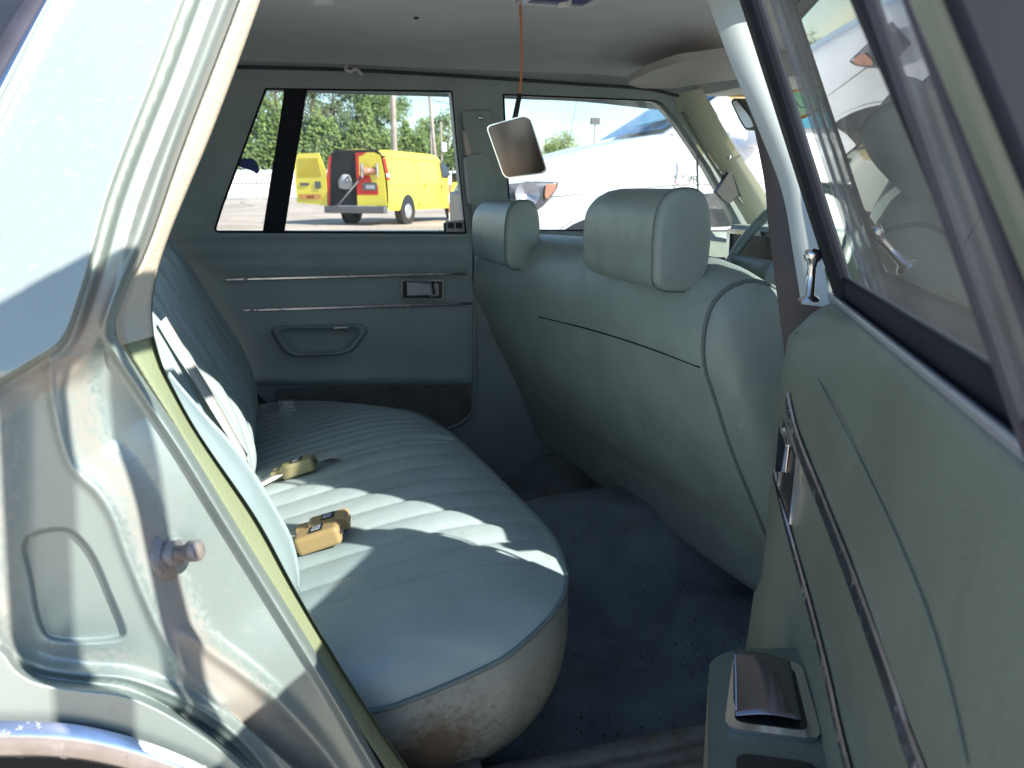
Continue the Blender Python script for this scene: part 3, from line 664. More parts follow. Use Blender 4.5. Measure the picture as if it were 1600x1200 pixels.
def buckle(px, py, dx, dy, ln, wd, ht, m, tilt, label, strap):
    c = cz(px, py); e = cz(px + dx, py + dy); ax = (e - c).normalized(); ax = (ax + Vector((0, 0, tilt))).normalized()
    side = Vector((0, 0, 1)).cross(ax).normalized(); upv = ax.cross(side)
    c = c + Vector((0, 0, ht / 2 + .003))
    b = MB().box(c, (ln, wd, ht), (ax, side, upv)).obj('belt_buckle', m, car, smooth=False); bev(b, .006, 3); b['label'] = label
    MB().box(c - ax * (ln / 2 + .008), (.02, wd * .62, ht * .6), (ax, side, upv)).obj('buckle_throat', m, b, smooth=False)
    bev(MB().box(c + upv * ht / 2 + ax * ln * .0, (.020, .024, .003), (ax, side, upv)).obj('button_frame', M['black'], b, smooth=False), .001)
    bev(MB().box(c + upv * (ht / 2 + .001) + ax * ln * .0, (.013, .016, .003), (ax, side, upv)).obj('release_button', M['silver'], b, smooth=False), .001)
    MB().box(c + ax * (ln / 2 - .001), (.004, wd * .55, .004), (ax, side, upv)).obj('tongue_slot', M['black'], b, smooth=False)
    pts = [c - ax * (ln / 2 + .005)] + [cz(a, b_, .012) for a, b_ in strap]
    ribbon(pts, .042, upv, M['web'], 'belt_strap', b)
buckle(468, 742, 30, -7, .064, .036, .026, M['olive'], .10, 'olive seat belt buckle at the middle of the bench', [(425, 757), (405, 768), (380, 778)])
buckle(516, 832, 30, -7, .062, .038, .024, M['tan'], .05, 'tan seat belt buckle, the rear one of the pair', [(470, 845), (445, 852), (420, 858)])
buckle(500, 856, 30, -7, .066, .040, .028, M['tan'], .10, 'tan seat belt buckle, the front one of the pair', [(462, 866), (445, 868), (430, 872)])
# diagonal strap lying on the near bolster
sp = [cast(bv, a, b) for a, b in ((246, 508), (268, 545), (305, 606), (342, 668), (376, 725))]
sp = [p + Vector((.008, -.008, .008)) for p in sp if p]
if len(sp) > 2: ribbon(sp, .026, (.75, -.3, .55), M['web'], 'seat_belt', car)
# slim anchor plate by the far end of the seat
MB().box(at(448, 632, y=2.0), (.035, .02, .02)).obj('belt_anchor', M['chrome_old'], car, smooth=False)
# folded light cloth tab by the middle seam
tabm = MB().grid([[cz(a + q * 3, b + q * 8, .004 + .006 * sin(q * 1.5)) for a, b in ((497, 722), (505, 719), (515, 716), (528, 718), (534, 722))] for q in (0, .5, 1)])
tabm.obj('belt_tongue', M['web'], car)

# --- front seat back
NR = [(.735, .50), (.70, .575), (.654, .67), (.622, .75), (.602, .80), (.598, .845), (.608, .888), (.635, .912), (.673, .920), (.715, .905), (.748, .865), (.775, .79), (.81, .69), (.85, .59), (.885, .48), (.88, .39), (.80, .372), (.779, .385), (.757, .445)]
ring0 = spl([Vector((a, 0, b)) for a, b in NR], 72, True)
cc = Vector((.70, 0, .69))
def fring(y, inset=0, topz=0.0):
    dxx = -.092 * (y - 1.05); r_ = []
    for p in ring0:
        q = Vector((p.x, y, p.z)); hgt = sm(.62, .92, p.z); rear = sm(.72, .60, p.x + (p.z - .8) * .45)
        q.z += topz * hgt; q.x += dxx
        d = Vector((cc.x + dxx - q.x, 0, cc.z - q.z)).normalized(); q += d * inset
        q.x -= .014 * sin(pi * min(1, max(0, (y - 1.03) / 1.02))) * sm(.45, .6, p.z) * (1 if p.x < .72 else 0) * sm(.92, .80, p.z)
        r_.append(q)
    return r_
rows = []
for y, ins, tz in ((1.045, .008, 0), (1.05, .002, 0), (1.058, -.002, .0), (1.075, -.005, .004), (1.11, -.007, .012), (1.17, -.008, .020), (1.27, -.008, .026), (1.5, -.008, .028), (1.8, -.008, .020), (1.95, -.007, .006), (2.03, -.003, -.012), (2.06, .01, -.02), (2.07, .04, -.03)):
    rows.append(fring(y, ins, tz))
fsb = MB().grid(rows, close_v=True).obj('front_seat_back', M['vinyl'], car); fsb['label'] = 'green vinyl front seat back seen from behind'
FSV = [v for r in rows for v in r]; n_ = 72
fst = BVHTree.FromPolygons(FSV, [(i * n_ + j, i * n_ + (j + 1) % n_, (i + 1) * n_ + (j + 1) % n_, (i + 1) * n_ + j) for i in range(len(rows) - 1) for j in range(n_)])
e0 = fring(1.047); cen = sum(e0, Vector()) / n_; rows = []
for f, yy in ((0, 1.047), (.04, 1.036), (.12, 1.022), (.28, 1.008), (.5, .999), (.75, .995), (1, .994)): rows.append([Vector((lerp(p.x, cen.x, f), yy, lerp(p.z, cen.z, f))) for p in e0])
MB().grid(rows, close_v=True, flip=True).obj('seat_side_panel', M['vinyl'], fsb)
pr_ = fring(1.046, .0); pr_.append(pr_[0])
MB().tube(pr_, .0032, 8).obj('piping', M['pipe'], fsb)
sm_pts = [cast(fst, a, b) for a, b in ((842, 495), (900, 509), (960, 526), (1020, 546), (1094, 574))]
sm_pts = [p for p in sm_pts if p]
if len(sm_pts) > 2: MB().tube(spl(sm_pts, 40), .0016, 6).obj('seam', M['rubber'], fsb)
s2 = [cast(fst, a, b) for a, b in ((748, 470), (768, 540), (792, 605), (812, 655))]
s2 = [p for p in s2 if p]
if len(s2) > 2: MB().tube(spl(s2, 30), .0016, 6).obj('seam', M['rubber'], fsb)
bev(MB().box((1.10, 1.53, .45), (.50, 1.04, .15)).obj('front_seat_cushion', M['vinyl_seat'], car), .05, 5)

def headrest(x0, y0, y1, z0, sc, hs, label):
    H = [(0, 0), (-.006, .05), (-.006, .10), (.000, .142), (.018, .170), (.050, .179), (.084, .168), (.099, .12), (.098, .05), (.088, 0), (.045, -.012)]
    rg = spl([Vector((a * sc, 0, b * hs)) for a, b in H], 48, True); c = Vector((.05 * sc, 0, .08 * hs)); rows = []
    prof = [(0, .80), (.002, .94), (.006, .985), (.014, 1.0), (.03, 1.0)]
    W = y1 - y0
    sts = [(y0 + a, s_, 0) for a, s_ in prof] + [(lerp(y0 + .05, y1 - .09, t), 1.0, 0) for t in (0, .33, .66, 1)]
    sts += [(y1 - .06, .995, .03), (y1 - .035, .975, .08), (y1 - .015, .93, .16), (y1 - .004, .84, .26), (y1, .70, .3)]
    for y, s_, top in sts:
        row = []
        for p in rg:
            q = c + (p - c) * s_; 
            if q.z > c.z: q.z = c.z + (q.z - c.z) * (1 - top)
            row.append(Vector((x0 + q.x, y, z0 + q.z)))
        rows.append(row)
    for end in (rows[0], rows[-1]): pass
    c0_ = sum(rows[0], Vector()) / 48; c1_ = sum(rows[-1], Vector()) / 48
    rows = [[c0_.copy() for _ in range(48)]] + rows + [[c1_.copy() for _ in range(48)]]
    h = MB().grid(rows, close_v=True).obj('headrest', M['vinyl'], car); h['label'] = label
    pp = [Vector((v.x, v.y - .001, v.z)) for v in rows[4]]; pp.append(pp[0])
    MB().tube(pp, .0022, 6).obj('piping', M['pipe'], h)
    MB().tube([Vector((x0 + .045, (y0 + y1) / 2 + s_, z0 + .01)) for s_ in (-.001,)] + [Vector((x0 + .06, (y0 + y1) / 2, z0 - .06))], .008, 10).obj('headrest_post', M['chrome'], h)
headrest(.548, 1.095, 1.405, .910, .84, .775, 'near headrest, larger in view, with a sunlit front')
headrest(.500, 1.70, 2.03, .888, .70, .76, 'far headrest beside the far door pillar, its back worn pale')

# --- near centre pillar
KB = .40
def bn(px, py, y): 
    p = at(px, py, y=y, k=KB); return p if p.z > .93 else at(px, py, y=y)
pl_ = [bn(a, b, .830) for a, b in ((1098, -20), (1105, 0), (1142, 100), (1184, 200), (1222, 300), (1240, 400), (1252, 475))]
pr2 = [bn(a, b, .812) for a, b in ((1152, -20), (1158, 0), (1190, 100), (1226, 200), (1264, 300), (1284, 400), (1300, 480))]
rows = strip(pl_, pr2, 40, .004, (-.3, -1, 0), 9)
npl = MB().grid(rows).obj('center_pillar', M['pillar_paint'], car); npl['label'] = 'pale painted near door pillar'
# its inner dark trim, and the pillar's lower part
tl = [bn(a, b, .885) for a, b in ((1168, 150), (1184, 230), (1195, 290), (1200, 350), (1210, 430), (1219, 500), (1226, 560), (1232, 640))]
tr_ = [bn(a, b, .855) for a, b in ((1176, 150), (1208, 230), (1232, 290), (1246, 350), (1262, 430), (1290, 500), (1300, 570), (1300, 650))]
MB().grid(strip(tl, tr_, 40, .006, (-1, 0, 0), 6)).obj('pillar_lower_trim', M['darktrim'], npl)
MB().plate([Vector((x, y_, z)) for x, y_, z in ((.74, .86, .40), (.82, .86, .40), (.825, .87, .93), (.815, .965, 1.27), (.72, .965, 1.27), (.735, .87, .93))], [], (0, .02, 0)).obj('pillar_inner_trim', M['palev'], npl, smooth=False)
MB().box((.705, .76, .62), (.075, .14, .60)).obj('pillar_base', M['paint_clean'], npl, smooth=False)
MB().plate([Vector((a, .745 + .4 * (z - .93), z)) for a, z in ((.66, .90), (.81, .90), (.81, 1.30), (.655, 1.30))], [], (0, .035, 0)).obj('pillar_outer_skin', M['pillar_paint'], npl, smooth=False)
bev(MB().box((.632, .765, .49), (.07, .12, .60)).obj('hinge_gap_block', M['paint_clean'], npl, smooth=False), .008)  # added block, stops sun through the hinge gap from reaching the sill

# --- near front door (closed), seen through the open door's window
nd = MB()
rows = []
for z, y in ((.22, .72), (.30, .665), (.45, .645), (.62, .635), (.72, .628), (.80, .64), (.88, .655), (.915, .675), (.925, .70), (.925, .80), (.90, .86), (.35, .88)):
    rows.append([Vector((x, y, z)) for x in np.linspace(.745, 1.62, 20)])
ndo = nd.grid(rows).obj('near_front_door', M['paint_clean'], car)
bev(MB().box((1.14, .668, .918), (.96, .018, .020)).obj('belt_molding', M['chrome'], ndo, smooth=False), .003)
bev(MB().box((1.14, .626, .74), (.96, .010, .018)).obj('side_molding', M['chrome'], ndo, smooth=False), .003)
bev(MB().box((.80, .632, .80), (.15, .022, .028)).obj('door_handle', M['chrome'], ndo, smooth=False), .006)
def nf(x, z, y=.70): return Vector((x, y + .40 * max(0, z - .93), z))
fo = [(.70, .925), (1.60, .925), (1.22, 1.285), (.74, 1.30)]; fi = [(.80, .945), (1.50, .945), (1.13, 1.255), (.80, 1.278)]
bev(MB().plate([nf(a, b) for a, b in fo], [[nf(a, b) for a, b in fi]], (0, .035, 0)).obj('window_frame', M['paint_clean'], ndo, smooth=False), .004)
fc = [(.792, .935), (1.525, .935), (1.135, 1.265), (.792, 1.288)]
MB().plate([nf(a, b, .694) for a, b in fc], [[nf(a, b, .694) for a, b in [(.806, .949), (1.485, .949), (1.125, 1.251), (.806, 1.274)]]], (0, .006, 0)).obj('chrome_surround', M['chrome'], ndo, smooth=False)
MB().plate([nf(a, b, .712) for a, b in fi], [], (0, .004, 0)).obj('window_glass', M['glass'], ndo, smooth=False)
# wing mirror of near front door
wm = bev(MB().box((1.36, .60, .985), (.06, .15, .10)).obj('door_mirror', M['chrome'], car, smooth=False), .02, 3)
# hood, front fenders, windscreen near pillar
MB().tube([Vector((1.19, .92, 1.28)), Vector((1.62, .80, .93))], .030, 10).obj('windscreen_pillar', M['paint_clean'], car)
hd = [[Vector((x, y, z)) for x, z in ((1.80, .935), (2.0, .92), (2.6, .89), (3.0, .84), (3.1, .60), (3.1, .3))] for y in (.62, .70, .9, 1.5, 2.1, 2.26, 2.36)]
hd[0] = [v - Vector((0, 0, .12)) for v in hd[0]]; hd[-1] = [v - Vector((0, 0, .12)) for v in hd[-1]]
MB().grid(hd).obj('hood', M['paint_clean'], car)
MB().grid([[Vector((x, .625, z)) for x in (1.62, 2.0, 2.12)] for z in (.2, .5, .82)]).grid([[Vector((x, .625, z)) for x in (2.78, 3.0, 3.1)] for z in (.2, .5, .74)]).grid([[Vector((x, .625, z)) for x in (2.1, 2.45, 2.8)] for z in (.66, .72, .80)]).obj('front_fender', M['paint_clean'], car)

# --- near rear door, swung open
E_ = Vector((-.481, -.877, 0)); Nn = Vector((-.877, .481, 0)); HP = Vector((.60, .80, 0))
def D(s, w_, z): 
    w_ = w_ + .40 * max(0, z - .93); return HP + E_ * s + Nn * w_ + Vector((0, 0, z))
def dpx(px, py, w0=0):
    r = ray(px, py); a, b = 1e-7, 4e-3
    def gg(t):
        q = CAM + r * t; return (q - HP).dot(Nn) - w0 - .4 * max(0, q.z - .93)
    fa_ = gg(a)
    for _ in range(60):
        m_ = (a + b) / 2
        if fa_ * gg(m_) <= 0: b = m_
        else: a = m_
    q = CAM + r * a; return (q - HP).dot(E_), q.z
dprof = [(.915, -.014), (.933, -.012), (.937, -.006), (.935, -.001), (.926, .003), (.90, .006), (.86, .010), (.80, .015), (.775, .015), (.76, .012), (.735, .013), (.62, .022), (.605, .026), (.595, .030), (.50, .036), (.40, .036), (.30, .024), (.285, -.01)]
rows = []
sx = np.linspace(.062, .84, 60)
for z, w_ in dprof:
    rows.append([D(s_, w_ + .030 * exp(-((s_ - .065) / .13) ** 2) * sm(.94, .905, z) * (1 - .25 * sm(.75, .6, z)) - .04 * sm(.80, .84, s_), z - .006 * sm(.12, .06, s_) ) for s_ in sx])
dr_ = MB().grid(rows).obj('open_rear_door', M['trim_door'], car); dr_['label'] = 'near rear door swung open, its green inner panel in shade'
DRV = [v for r in rows for v in r]; nn = len(sx)
dt = BVHTree.FromPolygons(DRV, [(i * nn + j, i * nn + j + 1, (i + 1) * nn + j + 1, (i + 1) * nn + j) for i in range(len(rows) - 1) for j in range(nn - 1)])
# outer shell of the door
rows = [[D(s_, w_, z) for s_ in (.11, .2, .5, .84)] for z, w_ in ((.93, -.10), (.88, -.14), (.75, -.16), (.5, -.155), (.3, -.12))]
MB().grid(rows).grid([[D(.062 + .045 * a, .02 - .03 * sm(.8, .93, z) - .11 * a, z) for a in (0, 1)] for z in (.93, .8, .6, .3)]).grid([[D(.84, a, z) for a in (-.03, -.12)] for z in (.93, .6, .3)]).grid([[D(s_ + .03 * (s_ < .1) * (a < -.05), a, .915) for s_ in (.07, .84)] for a in (-.012, -.10)]).grid([[D(s_ + .03 * (s_ < .1) * (a < -.05), a, .30) for s_ in (.07, .84)] for a in (-.0, -.12)]).obj('door_shell', M['paint_clean'], dr_)
# belt strip (metal lip) and run channel
bev(MB().grid([[D(s_, a, b) for s_ in np.linspace(.062, .84, 20)] for a, b in ((-.003, .930), (-.004, .941), (-.007, .943), (-.012, .941), (-.014, .925))]).obj('belt_lip', M['silver'], dr_), .001)
bw = [.02, .84]
MB().grid([[D(s_, a, b) for s_ in np.linspace(.066, .84, 20)] for a, b in ((-.014, .930), (-.015, .955), (-.018, .964), (-.028, .962), (-.030, .930))]).obj('belt_seal', M['rubber'], dr_)
# window frame bars
def bar(s0, s1, s0t, s1t, w0, w1, z0, z1, m, name, bevw=.006, dw=0):
    vs_ = []
    for z, a, b, q in ((z0, s0, s1, dw), (z1, s0t, s1t, 0)):
        vs_ += [D(a, w0 + q, z), D(b, w0 + q, z), D(b, w1 + q, z), D(a, w1 + q, z)]
    o_ = MB().add(vs_, [(0, 1, 2, 3)[::-1], (4, 5, 6, 7), (0, 1, 5, 4), (1, 2, 6, 5), (2, 3, 7, 6), (3, 0, 4, 7)]).obj(name, m, dr_, smooth=False)
    return bev(o_, bevw, 3)
bar(.072, .120, .072, .120, -.012, -.030, .92, 1.29, M['rubber'], 'run_channel')
bar(.600, .618, .545, .563, .011, -.005, .93, 1.29, M['rubber'], 'window_divider', .004, -.026)
bar(.619, .626, .564, .570, -.002, -.012, .93, 1.29, M['rubber_dusty'], 'quarter_glass_seal', .004)
bar(.686, .714, .613, .641, .008, -.012, .93, 1.30, M['trim_door'], 'rear_frame_bar', .006, -.018)
bar(.679, .686, .606, .613, -.002, -.012, .93, 1.29, M['rubber_dusty'], 'quarter_glass_seal', .004)
bar(.714, .722, .641, .649, .006, -.036, .93, 1.30, M['rubber'], 'frame_edge_seal', .004, -.018)
tp = MB()
vs_ = [D(s_, w_, z) for s_ in (.072, .77) for w_, z in ((-.002, 1.268), (-.002, 1.306), (-.032, 1.306), (-.032, 1.268))]
bev(tp.add(vs_, [(0, 1, 2, 3), (4, 7, 6, 5), (0, 4, 5, 1), (1, 5, 6, 2), (2, 6, 7, 3), (3, 7, 4, 0)]).obj('top_rail', M['paint_clean'], dr_, smooth=False), .008, 3)
gq = [D(.115, -.034, .93), D(.62, -.034, .93), D(.565, -.034, 1.285), D(.115, -.034, 1.285)]
MB().plate(gq, [], Nn * -.004).obj('window_glass', M['glass_near'], dr_, smooth=False)
gq = [D(.618, -.005, .93), D(.686, -.005, .93), D(.613, -.005, 1.285), D(.563, -.005, 1.285)]
MB().plate(gq, [], Nn * -.004).obj('quarter_glass', M['glass_near'], dr_, smooth=False)
# lock knob
lk = D(.012, -.018, .94); lku = Vector((-.06, .02, 1)).normalized()
k_ = at(1265, 464, y=.738)
MB().lathe([(.011, 0), (.009, .004), (.0048, .006), (.0042, .034), (.0055, .040), (.0085, .043), (.0095, .048), (.008, .052), (.0, .0545)], k_ + Vector((0, 0, -.004)), (.0, .0, 1), 20).obj('lock_knob', M['chrome'], dr_)
sp_ = [on(a, b, .001) for a, b in ((1262, 560), (1300, 640), (1350, 730), (1400, 830), (1440, 930), (1480, 1060), (1500, 1190))] if 0 else []
# chrome strips following the panel
def dstrip(pts, wd, name):
    P_ = [D(s_, .006 + w_, z) for s_, w_, z in pts]
    return ribbon_box(P_, wd, name)
def ribbon_box(P_, wd, name):
    P_ = spl(P_, 40); rows = []
    for a, b in ((-.5, 0), (-.42, .0022), (.42, .0022), (.5, 0)): rows.append([p + Vector((0, 0, a * wd)) + Nn * b for p in P_])
    return MB().grid(rows).obj(name, M['chrome_old'], dr_, smooth=False)
def on(px, py, off=.002):
    h = dt.ray_cast(CAM, ray(px, py).normalized())[0]; return h + Nn * off if h else None
A = [p for p in (on(a, b) for a, b in ((1234, 625), (1250, 690), (1290, 790), (1330, 890), (1375, 1010), (1410, 1110), (1440, 1198))) if p]
if len(A) > 2: ribbon_box(A + [A[-1] + E_ * .25], .016, 'chrome_strip')
hs_ = [p for p in (on(a, b, .0012) for a, b in ((1246, 520), (1290, 610), (1345, 715), (1400, 830), (1450, 950), (1490, 1080), (1515, 1195))) if p]
if len(hs_) > 2: MB().tube(spl(hs_, 50), .0006, 5).obj('heat_seam', M['pipe'], dr_)
A = [p for p in (on(a, b) for a, b in ((1214, 740), (1228, 800), (1250, 880), (1275, 970), (1300, 1070), (1325, 1180))) if p]
if len(A) > 2: ribbon_box(A + [A[-1] + E_ * .2], .010, 'chrome_strip')
# latch bezel near the hinge side
def dpl(pts, w_, th, m, name): return MB().plate([D(s_, w_, z) for s_, z in pts], [], Nn * -th).obj(name, m, dr_, smooth=False)
bz_o = [on(a, b, .005) for a, b in ((1232, 655), (1252, 714), (1241, 820), (1220, 762))]
if all(bz_o):
    bc_ = sum(bz_o, Vector()) / 4
    bz_i = [bc_ + (p - bc_) * .86 for p in bz_o]
    MB().plate(bz_o, [bz_i], Nn * -.008).obj('latch_bezel', M['chrome'], dr_, smooth=False)
    MB().plate([p - Nn * .002 for p in bz_i], [], Nn * -.004).obj('latch_recess', M['black'], dr_, smooth=False)
    lv = [on(a, b, .007) for a, b in ((1228, 668), (1238, 696), (1233, 738), (1222, 738))]
    if all(lv): bev(MB().plate(lv, [], Nn * -.004).obj('latch_lever', M['chrome'], dr_, smooth=False), .001)
# armrest with chrome ashtray let into its top
ar = MB()
ap_ = rpoly([(.225, .0), (.245, .085), (.27, .108), (.62, .115), (.66, .10), (.66, .0)], [0, .02, .02, .02, .02, 0])
top = [D(a, b, 0) + Vector((0, 0, .62)) for a, b in ap_]
o = MB().plate(top, [], (0, 0, -.16)).obj('armrest', M['trim_door'], dr_, smooth=False); bev(o, .012, 4)
def at_(s_, w_, z): return HP + E_ * s_ + Nn * w_ + Vector((0, 0, z))
a_o = rpoly([(.262, .025), (.262, .086), (.375, .098), (.375, .022)], .014); a_i = rpoly([(.272, .033), (.272, .079), (.366, .090), (.366, .031)], .010)
MB().plate([at_(a, b, .6245) for a, b in a_o], [[at_(a, b, .6245) for a, b in a_i]], (0, 0, -.008)).obj('ashtray_rim', M['chrome'], dr_, smooth=False)
MB().plate([at_(a, b, .6215) for a, b in a_i], [], (0, 0, -.004)).obj('ashtray_well', M['black'], dr_, smooth=False)
lrows = []
for a in np.linspace(0, 1, 14):
    lrows.append([at_(.268 + .088 * a, .036 + (.050 + .004 * a) * b, .6215 + .006 + .005 * (1 - a) ** 3 * b ** 2 + .004 * sin(pi * b) - .004 * a * b) for b in np.linspace(0, 1, 14)])
lo = MB().grid(lrows).obj('ashtray_lid', M['ash'], dr_)
sd_ = lo.modifiers.new('thickness', 'SOLIDIFY'); sd_.thickness = .0022
MB().plate([at_(a, b, .6215) for a, b in rpoly([(.40, .03), (.40, .09), (.60, .09), (.60, .03)], .012)], [], (0, 0, -.002)).obj('armrest_well', M['black'], dr_, smooth=False)

# ---------------------------------------------------------------- loose things in the cabin
mir = thing('hanging_mirror', 'old chrome rimmed mirror dangling on an orange wire from the roof lamp', 'mirror', tuple(at(808, 225, y=1.45)))
mq = rpoly([(759, 197), (818, 180), (829, 184), (855, 266), (849, 271), (793, 279), (786, 274)], [8, 6, 8, 8, 5, 8, 5])
mo = [at(a, b, y=1.45) for a, b in mq]; mc = at(808, 230, y=1.45)
mi = [mc + (p - mc) * .962 for p in mo]
bev(MB().plate(mo, [mi], (.004, .016, 0)).obj('mirror_rim', M['chrome'], mir, smooth=False), .002)
MB().plate([p + Vector((0, .003, 0)) for p in mi], [], (.002, .008, 0)).obj('mirror_glass', M['mirror'], mir, smooth=False)
MB().tube([at(800, 205, y=1.462), at(806, 178, y=1.462), at(812, 147, y=1.462)], [.006, .005, .0045], 10).obj('mirror_stem', M['black'], mir)
MB().tube(spl([at(811, 152, y=1.462), at(815, 110, y=1.46), at(815, 60, y=1.45), at(813, 15, y=1.43), at(812, -30, y=1.42)], 30), .0022, 8).obj('wire', M['orange'], mir)
for i, (pts, lab) in enumerate(((((1076, 914), (1092, 913), (1091, 921), (1078, 920)), 'small tan paper scrap lying on the footwell carpet'), (((1166, 964), (1172, 962), (1188, 972), (1190, 982), (1178, 976)), 'curled cream paper scrap on the carpet beside the open door'))):
    o = MB().plate([at(a, b, z=.262) + Vector((0, 0, .004 * (k % 2))) for k, (a, b) in enumerate(pts)], [], (0, 0, -.0015)).obj('paper_scrap', M['paper'], smooth=False)
    tag(o, lab, 'scrap')

mb = MB(); rr = random.Random(3)
for i in range(260):
    x = rr.uniform(.35, .75); y = rr.uniform(.93, 1.35); z = .262 if 0 else .25
    px_ = Vector((x, y, 0)); q = rr.uniform(.0012, .004)
    zz = .235 + .175 * exp(-((y - 1.53) / .17) ** 4) * (1 - .25 * sm(.6, .3, x)) + .05 * sm(.25, .0, x) + .10 * sm(.64, .74, x) * (1 - exp(-((y - 1.53) / .2) ** 4)) * .6 + .004 * sin(x * 23 + y * 7) * cos(y * 19) + .008 * exp(-((x - .55) ** 2 + (y - 1.2) ** 2) / .01)
    mb.box((x, y, zz + q * .3), (q * rr.uniform(.6, 2), q, q * .6), (Vector((cos(i), sin(i), 0)), Vector((-sin(i), cos(i), 0)), Vector((0, 0, 1))))
o = mb.obj('grit', mat('grit', (.16, .14, .12), .9, var=.6, vscale=40), smooth=False); tag(o, 'dark and pale crumbs of grit scattered over the footwell carpet', 'grit', kind='stuff')
# ---------------------------------------------------------------- white pickup beyond the far door
def sweep(stations, mirror_y=True):
    """stations: (x, [(y,z)...]) half outlines from bottom to top centre; width is mirrored"""
    rows = []
    for x, pr in stations:
        half = spl([Vector((x, -a, b)) for a, b in pr], 26); other = [Vector((v.x, -v.y, v.z)) for v in half[::-1]]
        rows.append(half + other[1:])
    return rows
tk = thing('white_pickup', 'white pickup truck parked close beyond the far windows, nose to the left', 'pickup truck', (1.40, 5.95, 0), radians(-7))
TI = Matrix.Rotation(radians(7), 3, 'Z')
def TL(p): return TI @ (Vector(p) - Vector((1.40, 5.95, 0)))
def half(wd, zb, zs, zt, wt): return [(wd * .96, zb), (wd, zb + .12), (wd, zs - .10), (wd * .985, zs), (wt, zt - .02), (wt * .5, zt), (0, zt + .01)]
st_ = [(-.02, half(.70, .50, .90, 1.02, .55)), (.04, half(.84, .46, .98, 1.10, .70)), (.16, half(.95, .44, 1.02, 1.17, .80)), (.40, half(1.0, .44, 1.06, 1.22, .84)), (.75, half(1.01, .44, 1.13, 1.31, .86)), (1.08, half(1.01, .42, 1.18, 1.37, .88)), (1.22, half(1.01, .42, 1.21, 1.39, .88)), (1.45, half(1.01, .42, 1.24, 1.39, .90)),
       (4.0, half(1.01, .42, 1.24, 1.36, .92)), (4.1, half(1.01, .42, 1.24, 1.34, .92)), (5.7, half(1.0, .45, 1.24, 1.30, .95))]
body = MB().grid(sweep(st_)).obj('body', M['white_paint'], tk, world=False)
def tkp(pts): return [Vector(p) for p in pts]
cab = MB().grid(sweep([(1.24, [(.90, 1.36), (.86, 1.38), (.6, 1.39), (0, 1.40)]), (1.60, [(.88, 1.36), (.80, 1.60), (.6, 1.63), (0, 1.65)]), (2.0, [(.88, 1.36), (.76, 1.84), (.6, 1.88), (0, 1.90)]), (2.3, [(.88, 1.36), (.75, 1.90), (.6, 1.94), (0, 1.96)]), (3.9, [(.88, 1.36), (.75, 1.88), (.6, 1.92), (0, 1.94)]), (4.1, [(.88, 1.36), (.80, 1.60), (.6, 1.62), (0, 1.62)])])).obj('cab', M['white_paint'], tk, world=False)
wsr = []
for x, pr in ((1.22, [(.80, 1.405), (.4, 1.41), (0, 1.415)]), (1.63, [(.77, 1.655), (.4, 1.675), (0, 1.685)]), (2.02, [(.70, 1.885), (.4, 1.91), (0, 1.925)])):
    hf = spl([Vector((x - .015, -a, b + .01)) for a, b in pr], 10); wsr.append(hf + [Vector((v.x, -v.y, v.z)) for v in hf[::-1]][1:])
MB().grid(wsr).obj('windscreen', M['bluefilm'], tk, world=False)
MB().plate([(1.20 + a, -b, 1.448 + a * .655) for a, b in rpoly([(.03, .10), (.22, .08), (.33, .30), (.52, .42), (.56, .72), (.04, .76)], .06)], [], (-.008, 0, .006)).obj('painted_sky_pane', M['teal_sky'], tk, smooth=False, world=False)  # teal pane painted in for bright sky seen through the glass
for sd in (-1, 1):
    for x0, x1, x0t, x1t in ((1.83, 2.6, 2.10, 2.6), (2.66, 3.7, 2.66, 3.6)):
        MB().plate([(x0, sd * .885, 1.42), (x1, sd * .885, 1.42), (x1t, sd * .785, 1.80), (x0t, sd * .785, 1.80)], [], (0, .02 * sd, .004)).obj('side_window', M['glass_truck'], tk, smooth=False, world=False)
    bev(MB().box((1.73, sd * 1.10, 1.42), (.12, .22, .26)).obj('door_mirror', M['white_paint'], tk, smooth=False, world=False), .03, 3)
# head lamp built from the place it is seen
def hl_pt(px, py, y): return TL(at(px, py, y=y))
hl_o = rpoly([(790, 288), (835, 283), (874, 284), (872, 294), (858, 314), (845, 326), (828, 334), (790, 330)], [2, 6, 4, 6, 8, 8, 8, 2])
rows = []
cH = Vector((826, 306))
for s_, dy in ((1, .03), (.97, -.012), (.9, -.018), (.5, -.024), (.01, -.026)):
    rows.append([hl_pt(cH.x + (a - cH.x) * s_, cH.y + (b - cH.y) * s_, 4.90 + dy) for a, b in hl_o])
hlo = MB().grid(rows, close_v=True).obj('headlight', M['clear_lens'], tk, world=False)
MB().plate([hl_pt(a, b, 4.865) for a, b in rpoly([(853, 288), (870, 287), (868, 296), (855, 312), (851, 306)], 3)], [], (0, .01, 0)).obj('amber_reflector', M['amber'], hlo, smooth=False, world=False)
MB().lathe([(0, 0), (.05, .02), (.075, .05)], hl_pt(822, 303, 4.86), (0, -1, 0), 16).obj('headlight_bowl', M['silver'], hlo, world=False)
bev(MB().box((-.05, 0, .60), (.12, 1.8, .25)).obj('front_bumper', M['chrome'], tk, smooth=False, world=False), .04, 3)
bev(MB().box((-.01, 0, .90), (.06, 1.1, .24)).obj('grille', M['black'], tk, smooth=False, world=False), .02, 2)
